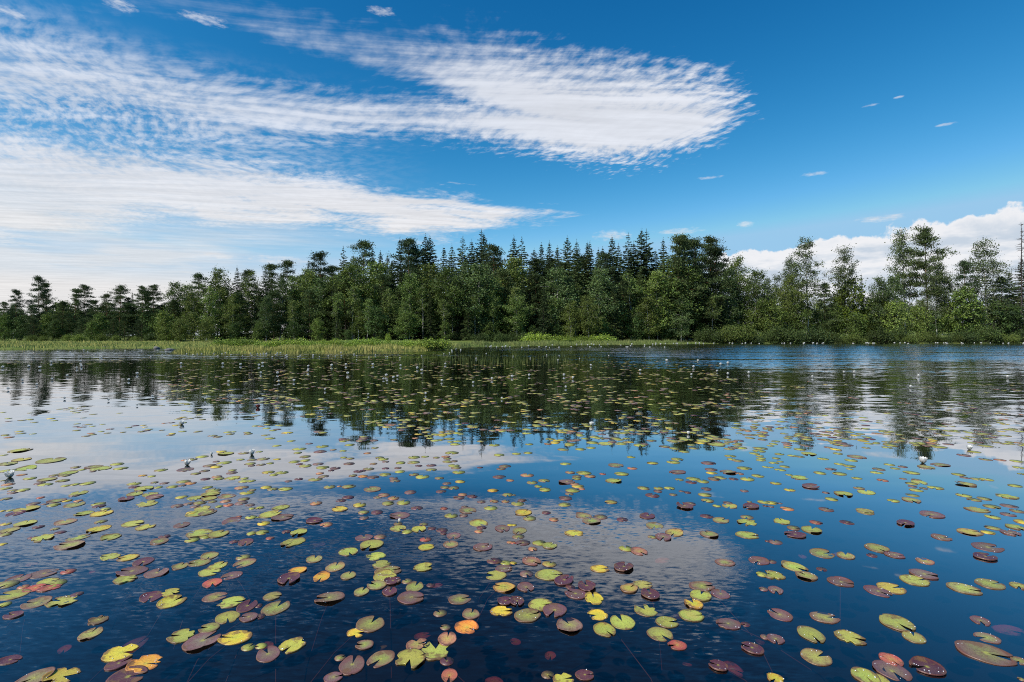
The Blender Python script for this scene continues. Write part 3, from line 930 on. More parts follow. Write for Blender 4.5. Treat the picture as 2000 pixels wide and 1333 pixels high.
LOOK = {"slim": "slim birch with bare white trunk", "birch": "leafy birch", "airy": "slender open-crowned aspen", "alder": "low bushy alder", "pine": "bare-stemmed dark pine", "spruce": "narrow dark spruce", "bush": "rounded leafy shrub",
        "myrtle": "low bright green bog shrub", "snag": "bare dead tree"}
PLACE = {("middle", "between"): "standing between the middle wood's birches", ("left", "lowpine"): "low under the left pine row", ("left", "front"): "in the pine row beyond the left reed bed", ("left", "back"): "behind the pine row at the left", ("start", "front"): "where the wood starts rising",
         ("middle", "skyline"): "on the middle wood's skyline", ("middle", "front"): "fronting the middle wood", ("middle", "low"): "along the foot of the wood",
         ("right", "front"): "against the white cloud bank", ("right", "low"): "along the right shore", ("spit", "bank"): "on the grassy spit", ("cove", "bank"): "at the head of the cove",
         ("rightbank", "bank"): "on the water's edge at the right", ("leftbank", "bank"): "behind the left reed bed", ("covewood", "bank"): "under the trees behind the cove"}
GROUPN = {"left": "pines beyond the left reed bed", "start": "trees where the wood starts", "middle": "trees of the middle wood", "right": "loose trees on the right shore", "spit": "bog shrubs on the spit",
          "cove": "bog shrubs at the cove", "rightbank": "shrubs on the right bank", "leftbank": "shrubs behind the left reed bed", "covewood": "shrubs behind the cove"}
CATN = {"bush": "shrub", "myrtle": "shrub"}
from collections import defaultdict
bins = defaultdict(list); deepbins = defaultdict(list)
for p in PLANTS:
    if p["row"] == "deep":
        lab = {"deep": "dark conifer deep in the wood", "deepright": "light green birch behind the right shore",
               "deepleft": "far green tree behind the left pines"}[p["zone"]]
        grp = {"deep": "conifers deep in the wood", "deepright": "birches behind the right shore", "deepleft": "far trees behind the pine row"}[p["zone"]]
        p["lab"] = lab; p["grp"] = grp
        deepbins[(lab, min(9, max(0, int(p["px"] / 200))))].append(p)
    else:
        bins[(p["zone"], p["row"], p["kind"])].append(p)
COLS = ["left edge", "one tenth across", "two tenths across", "three tenths across", "four tenths across", "just past halfway", "six tenths across", "seven tenths across", "eight tenths across", "right edge"]
for (lab, cx), lst in deepbins.items():
    lst.sort(key=lambda p: p["px"])
    for i, p in enumerate(lst):
        tag(p["o"], f"{lab}, {COLS[cx]}" + ("" if len(lst) == 1 else (f", {ORD[i]} from left" if i < 20 else f", {ORD[len(lst) - 1 - i]} from right")), "tree", p["grp"])
for (zone, row, kind), lst in bins.items():
    lst.sort(key=lambda p: p["px"])
    n = len(lst)
    hs = sorted(p["H"] for p in lst)
    for i, p in enumerate(lst):
        size = "tallest " if n > 2 and p["H"] == hs[-1] else ("shortest " if n > 2 and p["H"] == hs[0] else "")
        place = PLACE[(zone, row)]
        if n == 1: lab = f"the only {LOOK[kind]} {place}"
        elif i < (n + 1) // 2 or n < 3: lab = f"{size}{LOOK[kind]}, {ordinal(i, n)} such {place}"
        else:
            j = n - 1 - i
            lab = f"{size}{LOOK[kind]}, {'rightmost' if j == 0 else ORD[j] + ' from the right'} {place}"
        if kind == "snag": lab = "bare dead tree with stubby branches at the right edge"
        tag(p["o"], lab, CATN.get(kind, "tree"), GROUPN[zone])


# ------------------------------------------------------------------ reeds and grass
def grass_material(name, c1, c2, c3):
    m, t, bs = mat(name)
    gi = t.node('ShaderNodeNewGeometry')
    rnd = gi.outputs['Random Per Island']
    n = t.noise(gi.outputs['Position'], 0.25, 3, 0.6)
    col = t.mix(t.step(n, 0.35, 0.65), c1 + (1,), c2 + (1,))
    col = t.mix(t.math('MULTIPLY', rnd, 0.8), col, c3 + (1,))
    t.set(bs.inputs['Base Color'], col)
    bs.inputs['Roughness'].default_value = 0.7
    bs.inputs['Specular IOR Level'].default_value = 0.25
    return m


def blades(name, X, Y, hmin, hmax, width, material, label, cat, zfun=None, lean=0.16, hmul=None):
    n = len(X)
    r = rng
    z0 = (np.maximum(ground_z(X, Y), -0.35) - 0.04) if zfun is None else np.full(n, zfun)
    h = r.uniform(hmin, hmax, n)
    if hmul is not None: h = h * hmul
    h = h * (0.85 + 0.3 * np.sin(X * 0.55 + 1.7 * np.sin(Y * 0.4)) * np.sin(X * 0.21 + Y * 0.15) + 0.25 * np.sin(X * 1.7 + Y))
    a = r.uniform(0, 6.28, n)
    ln = r.normal(0.07, lean, n) * h
    ldx, ldy = ln * np.cos(a * 0.3), r.normal(0, 0.1, n) * h
    w = width * r.uniform(0.6, 1.4, n)
    wx, wy = np.cos(a) * w, np.sin(a) * w
    v = np.stack([np.stack([X - wx, Y - wy, z0], -1), np.stack([X + wx, Y + wy, z0], -1),
                  np.stack([X + ldx * 0.4 + wx * 0.7, Y + ldy * 0.4 + wy * 0.7, z0 + h * 0.6], -1), np.stack([X + ldx * 0.4 - wx * 0.7, Y + ldy * 0.4 - wy * 0.7, z0 + h * 0.6], -1),
                  np.stack([X + ldx, Y + ldy, z0 + h], -1)], axis=1).reshape(-1, 3)
    b = np.arange(n)[:, None] * 5
    q = b + np.array([[0, 1, 2, 3]]); t3 = b + np.array([[3, 2, 4]])
    o = bpy.data.objects.new(name, np_mesh(name, v, [q, t3], [material]))
    tag(o, label, cat, kind="stuff")
    return link(o)


M_SEDGE = grass_material("sedge", (0.36, 0.35, 0.09), (0.54, 0.45, 0.16), (0.24, 0.27, 0.06))
M_DARKGRASS = grass_material("shore_sedge", (0.07, 0.10, 0.03), (0.12, 0.13, 0.045), (0.05, 0.08, 0.025))
M_REED = grass_material("reed", (0.17, 0.22, 0.06), (0.26, 0.27, 0.09), (0.11, 0.16, 0.05))


def strip(n, x0, x1, d0, d1, dens=None):
    X = rng.uniform(x0, x1, n)
    Y = shore(X) + d0 + (d1 - d0) * rng.uniform(0, 1, n) ** 1.25
    return X, Y


X, Y = strip(26000, -34.2, -7.6, -0.6, 17)
k_ = np.interp(X, [-34, -30, -12, -8], [0.55, 1.0, 1.0, 0.8])
k_ = k_ * np.interp(Y - shore(X), [0, 4, 17], [1.0, 0.85, 0.6])
blades("sedge_spit", X, Y, 0.34, 0.66, 0.022, M_SEDGE, "yellow-green sedge covering the low spit that reaches into the lake", "grass", hmul=k_)
X, Y = strip(26000, -140, -36.0, -0.5, 34)
blades("reed_bed", X, Y, 0.22, 0.48, 0.026, M_SEDGE, "green and straw reed bed along the left shore", "grass")
X, Y = strip(16000, -8.5, 34, -2.5, 8)
blades("reed_fringe", X, Y, 0.35, 0.8, 0.024, M_REED, "dark green reed fringe at the head of the cove", "grass")
X, Y = strip(9000, 30, 150, -0.6, 4)
blades("shore_grass", X, Y, 0.25, 0.6, 0.026, M_DARKGRASS, "dark green grass fringing the right shore under the shrubs", "grass")
# thin stalks standing in open water in front of the spit
n_ = 1100
px_ = rng.normal(960, 130, n_); py_ = rng.uniform(693, 713, n_)
Y = CAM_H * FPX / (py_ - HZ); X = (px_ - 1000) / FPX * Y
blades("water_reeds", X, Y, 0.2, 0.55, 0.005, M_REED, "thin green stalks standing in open water before the spit", "reeds", zfun=-0.1, lean=0.1)
px_ = rng.normal(40, 40, 160); py_ = rng.uniform(697, 712, 160)
Y = CAM_H * FPX / (py_ - HZ); X = (px_ - 1000) / FPX * Y
blades("water_reeds", X, Y, 0.25, 0.6, 0.006, M_REED, "sparse thin stalks in the water near the left edge", "reeds", zfun=-0.1, lean=0.1)


# ------------------------------------------------------------------ boulders at the tip of the reed bed
def rock_material():
    m, t, bs = mat("granite")
    co = t.node('ShaderNodeTexCoord').outputs['Object']
    n = t.noise(co, 4.0, 5, 0.65)
    t.set(bs.inputs['Base Color'], t.mix(n, (0.05, 0.048, 0.045, 1), (0.24, 0.23, 0.22, 1)))
    bs.inputs['Roughness'].default_value = 0.85
    bp = t.node('ShaderNodeBump'); bp.inputs['Strength'].default_value = 0.6; bp.inputs['Distance'].default_value = 0.05
    t.set(bp.inputs['Height'], t.noise(co, 9.0, 5, 0.6)); t.l.new(bp.outputs[0], bs.inputs['Normal'])
    return m


M_ROCK = rock_material()


def rock(px, Y, sx, sy, sz, label, seed, dark=False):
    import bmesh
    bm = bmesh.new()
    bmesh.ops.create_icosphere(bm, subdivisions=3, radius=1.0)
    r = np.random.default_rng(seed)
    ph = r.uniform(0, 6, 6); dirs = r.normal(size=(6, 3)); dirs /= np.linalg.norm(dirs, axis=1)[:, None]
    for v in bm.verts:
        c = np.array(v.co)
        d = dirs @ c
        k = 1 + 0.10 * np.sin(3 * d + ph).sum() / 2 - 0.22 * max(0, d[0] - 0.45) - 0.25 * max(0, d[1] - 0.5)
        v.co = Vector((c[0] * sx * k, c[1] * sy * k, c[2] * sz * k))
    me = bpy.data.meshes.new("boulder"); bm.to_mesh(me); bm.free()
    me.materials.append(M_ROCK)
    for p in me.polygons: p.use_smooth = True
    X = (px - 1000) / FPX * Y
    o = bpy.data.objects.new("boulder", me); o.location = (X, Y, sz * 0.35)
    tag(o, label, "rock", "boulders by the reed bed")
    return link(o)


rock(306, 62.5, 0.36, 0.34, 0.30, "pale grey boulder standing at the edge of the left reed bed", 1)
rock(331, 57.5, 0.45, 0.34, 0.18, "low dark boulder lying in the water beside the spit's tip", 2)
rock(42, 66.5, 0.5, 0.4, 0.26, "small grey boulder half hidden in the left reed bed", 3)
rock(205, 66.5, 0.5, 0.4, 0.24, "flat grey boulder at the middle of the left reed bed", 4)

# ------------------------------------------------------------------ lily pads
PAL = {"g": ((0.33, 0.32, 0.055), (0.39, 0.41, 0.065)), "o": ((0.22, 0.125, 0.075), (0.27, 0.29, 0.06)), "p": ((0.17, 0.075, 0.08), (0.20, 0.14, 0.085)),
       "m": ((0.085, 0.022, 0.040), (0.12, 0.035, 0.045)), "y": ((0.60, 0.40, 0.035), (0.56, 0.48, 0.035)), "a": ((0.72, 0.21, 0.03), (0.74, 0.36, 0.04)),
       "c": ((0.45, 0.16, 0.09), (0.46, 0.27, 0.08)), "r": ((0.42, 0.065, 0.05), (0.46, 0.14, 0.05)), "b": ((0.11, 0.065, 0.03), (0.22, 0.16, 0.04))}
CNAME = {"g": "yellow-green", "o": "olive-pink", "p": "purplish-brown", "m": "dark maroon", "y": "bright yellow", "a": "orange", "c": "coral", "r": "red", "b": "withered brown"}


def pad_material():
    m, t, bs = mat("lily_pad")
    rim = t.node('ShaderNodeAttribute', attribute_name='pad_rim').outputs['Color']
    mid = t.node('ShaderNodeAttribute', attribute_name='pad_mid').outputs['Color']
    loc = t.node('ShaderNodeAttribute', attribute_name='pad_loc').outputs['Vector']
    x, y, sd_ = t.sep(loc)
    rr = t.math('SQRT', t.math('MULTIPLY_ADD', x, x, t.math('MULTIPLY', y, y)))
    ang = t.math('ARCTAN2', y, x)
    sv = t.xyz(t.math('ADD', x, t.math('MULTIPLY', sd_, 17.0)), t.math('ADD', y, t.math('MULTIPLY', sd_, 31.0)), sd_)
    n1 = t.noise(sv, 2.2, 3, 0.6)
    n2 = t.noise(sv, 9.0, 3, 0.6)
    f = t.step(t.math('ADD', rr, t.math('MULTIPLY', t.math('SUBTRACT', n1, 0.5), 1.1)), 0.10, 0.95)
    col = t.mix(f, mid, rim)
    # veins running out from the notch
    vn = t.math('ABSOLUTE', t.math('SINE', t.math('ADD', t.math('MULTIPLY', ang, 6.5), t.math('MULTIPLY', t.math('SUBTRACT', n1, 0.5), 1.2))))
    vein = t.math('MULTIPLY', t.step(vn, 0.16, 0.02), t.step(rr, 0.95, 0.25))
    col = t.mix(t.math('MULTIPLY', vein, 0.5), col, t.mix(0.5, mid, (0.38, 0.42, 0.10, 1)))
    heart = t.step(rr, 0.22, 0.02)
    col = t.mix(t.math('MULTIPLY', heart, 0.7), col, (0.44, 0.42, 0.06, 1))
    # blotches, brown specks, dark outer edge
    col = t.mix(t.math('MULTIPLY', t.step(n2, 0.50, 0.64), 0.5), col, t.mix(0.6, rim, (0.05, 0.035, 0.02, 1)))
    vo = t.node('ShaderNodeTexVoronoi'); vo.inputs['Scale'].default_value = 5.5
    t.set(vo.inputs['Vector'], sv)
    spk = t.math('MULTIPLY', t.step(vo.outputs['Distance'], 0.17, 0.09), t.step(t.noise(sv, 1.6, 1, 0.5), 0.44, 0.56))
    rot = t.step(t.math('ADD', t.noise(sv, 1.1, 4, 0.65), t.math('MULTIPLY', rr, 0.16)), 0.64, 0.74)
    col = t.mix(t.math('MULTIPLY', rot, 0.75), col, (0.16, 0.085, 0.03, 1))
    col = t.mix(t.math('MULTIPLY', spk, 0.85), col, (0.05, 0.03, 0.015, 1))
    col = t.mix(t.math('MULTIPLY', t.step(rr, 0.86, 0.98), 0.6), col, (0.13, 0.045, 0.03, 1))
    t.set(bs.inputs['Base Color'], col)
    t.set(bs.inputs['Roughness'], t.lin(n2, 0.3, 0.7, 0.38, 0.55))
    bs.inputs['Specular IOR Level'].default_value = 0.6
    bp = t.node('ShaderNodeBump'); bp.inputs['Strength'].default_value = 0.35; bp.inputs['Distance'].default_value = 0.004
    t.set(bp.inputs['Height'], t.math('ADD', t.math('MULTIPLY', vein, -0.6), n1)); t.l.new(bp.outputs[0], bs.inputs['Normal'])
    return m


M_PAD = pad_material()


def mixcol(code):
    w = [1.0] if len(code) == 1 else [0.62, 0.38]
    a = sum(np.array(PAL[c][0]) * k for c, k in zip(code, w)); b = sum(np.array(PAL[c][1]) * k for c, k in zip(code, w))
    return a, b


def pad_shape(r, R, code, notch, flags, seg=40):
    """one pad: heart-round blade with a cut, optional bites, wavy or raised rim; returns verts, faces, attributes"""
    half = r.uniform(0.10, 0.26) if 'x' not in flags else 0.42
    th = notch + half + (2 * math.pi - 2 * half) * np.arange(seg) / (seg - 1)
    k = 1.0 + 0.03 * np.sin(2 * (th - notch) + r.uniform(0, 6)) + 0.02 * np.sin(5 * th + r.uniform(0, 6)) + r.normal(0, 0.006, seg)
    dev = np.abs((th - notch + math.pi) % (2 * math.pi) - math.pi)
    k *= 1.0 + 0.07 * np.exp(-((dev - 0.35) / 0.35) ** 2)                         # lobes beside the cut
    k[0] *= 0.93; k[-1] *= 0.93
    if 'd' not in flags and r.uniform() < 0.4:      # a nibble or two
        for q in range(int(r.integers(1, 4))):
            c = r.uniform(0, 2 * math.pi); w = r.uniform(0.10, 0.2); dp = r.uniform(0.05, 0.16)
            dd = np.abs((th - c + math.pi) % (2 * math.pi) - math.pi)
            k *= 1 - dp * np.clip(1 - dd / w, 0, 1)
    if 'd' in flags:
        for q in range(int(r.integers(2, 5))):
            c = r.uniform(0, 2 * math.pi); w = r.uniform(0.12, 0.42); dp = r.uniform(0.15, 0.5)
            dd = np.abs((th - c + math.pi) % (2 * math.pi) - math.pi)
            k *= 1 - dp * np.clip(1 - dd / w, 0, 1) ** 0.6
        k *= 1 + r.normal(0, 0.025, seg)
    elong = r.uniform(1.0, 1.14)
    ux = np.cos(th) * k; uy = np.sin(th) * k
    ca, sa = math.cos(notch), math.sin(notch)

    def el(x, y):          # stretch along the notch axis
        a = (x * ca + y * sa) * elong; b = (-x * sa + y * ca) / elong ** 0.5
        return a * ca - b * sa, a * sa + b * ca
    rings = [0.45, 0.80, 0.93, 1.0]
    V = [[0, 0, 0]]; L = [[0, 0, 0]]
    wet = 'w' in flags
    ph = r.uniform(0, 6, 3)
    hub = np.array([math.cos(notch), math.sin(notch)]) * 0.10
    V[0][0], V[0][1] = hub * R
    tilt = r.normal(0, 0.008, 2)
    curl_c = r.uniform(0, 6.28); curl_h = (r.uniform(0.05, 0.16) if wet else (r.uniform(0.0, 0.06) if r.uniform() < 0.6 else r.uniform(0.06, 0.17)))
    for g in rings:
        x, y = el(ux * g, uy * g)
        x = x + hub[0] * (1 - g); y = y + hub[1] * (1 - g)
        curl = np.exp(-((np.abs((th - curl_c + math.pi) % (2 * math.pi) - math.pi)) / 0.9) ** 2) + (0.35 if wet else 0)
        z = 0.010 * np.sin(3 * x + ph[0]) + 0.008 * np.sin(4 * y + ph[1]) + curl_h * curl * max(0, (g - 0.62) / 0.38) ** 2.2 + (0.012 if g > 0.9 else 0)
        z = z + tilt[0] * x + tilt[1] * y
        V += np.column_stack([x * R, y * R, z * R]).tolist()
        L += np.column_stack([x, y, np.zeros(seg)]).tolist()
    # skirt: the thickness of the blade
    x, y = el(ux * 0.985, uy * 0.985)
    base = np.array(V[1 + 3 * seg:1 + 4 * seg])
    V += np.column_stack([x * R, y * R, np.where(base[:, 2] > 0.006, base[:, 2] - 0.0025, -0.004)]).tolist()
    L += np.column_stack([x * 1.05, y * 1.05, np.zeros(seg)]).tolist()
    tri = [[0, 1 + i, 2 + i] for i in range(seg - 1)]
    quad = []
    for g in range(4):
        a = 1 + g * seg; b = a + seg
        quad += [[a + i, b + i, b + i + 1, a + i + 1] for i in range(seg - 1)]
    rim, mid = mixcol(code)
    jit = r.uniform(0.85, 1.2)
    rim = np.clip(rim * jit * (1 + r.normal(0, 0.06, 3)), 0.005, 0.85); mid = np.clip(mid * jit * (1 + r.normal(0, 0.06, 3)), 0.005, 0.85)
    sdv = r.uniform(0, 1)
    L = np.array(L); L[:, 2] = sdv
    n = len(V)
    return np.array(V), np.array(tri), np.array(quad), np.tile(np.append(rim, 1), (n, 1)), np.tile(np.append(mid, 1), (n, 1)), L


def simple_pad(r, R, code, notch):
    seg = 13
    half = 0.24
    th = notch + half + (2 * math.pi - 2 * half) * np.arange(seg) / (seg - 1)
    k = 1.0 + 0.05 * np.sin(2 * th + r.uniform(0, 6)) + r.normal(0, 0.02, seg)
    zz = 0.012 * R * np.sin(3 * th + r.uniform(0, 6)) + (0.02 * R * np.exp(-((th - r.uniform(0, 6)) / 0.8) ** 2) if r.uniform() < 0.4 else 0)
    V = np.vstack([[0, 0, 0], np.column_stack([np.cos(th) * k * R, np.sin(th) * k * R, zz]), np.column_stack([np.cos(th) * k * R, np.sin(th) * k * R, zz - 0.003])])
    L = np.vstack([[0, 0, 0], np.column_stack([np.cos(th), np.sin(th), 0 * th]), np.column_stack([np.cos(th), np.sin(th), 0 * th])]); L[:, 2] = r.uniform(0, 1)
    tri = np.array([[0, 1 + i, 2 + i] for i in range(seg - 1)]); quad = np.array([[1 + i, 1 + seg + i, 2 + seg + i, 2 + i] for i in range(seg - 1)])
    rim, mid = mixcol(code); jit = r.uniform(0.75, 1.15)
    n = len(V)
    return V, tri, quad, np.tile(np.append(np.clip(rim * jit, 0, 0.85), 1), (n, 1)), np.tile(np.append(np.clip(mid * jit, 0, 0.85), 1), (n, 1)), L


def pad_attrs(me, rim, mid, loc):
    for nm, arr in (("pad_rim", rim), ("pad_mid", mid)):
        a = me.color_attributes.new(nm, 'FLOAT_COLOR', 'POINT'); a.data.foreach_set('color', np.asarray(arr, np.float32).ravel())
    a = me.attributes.new("pad_loc", 'FLOAT_VECTOR', 'POINT'); a.data.foreach_set('vector', np.asarray(loc, np.float32).ravel())


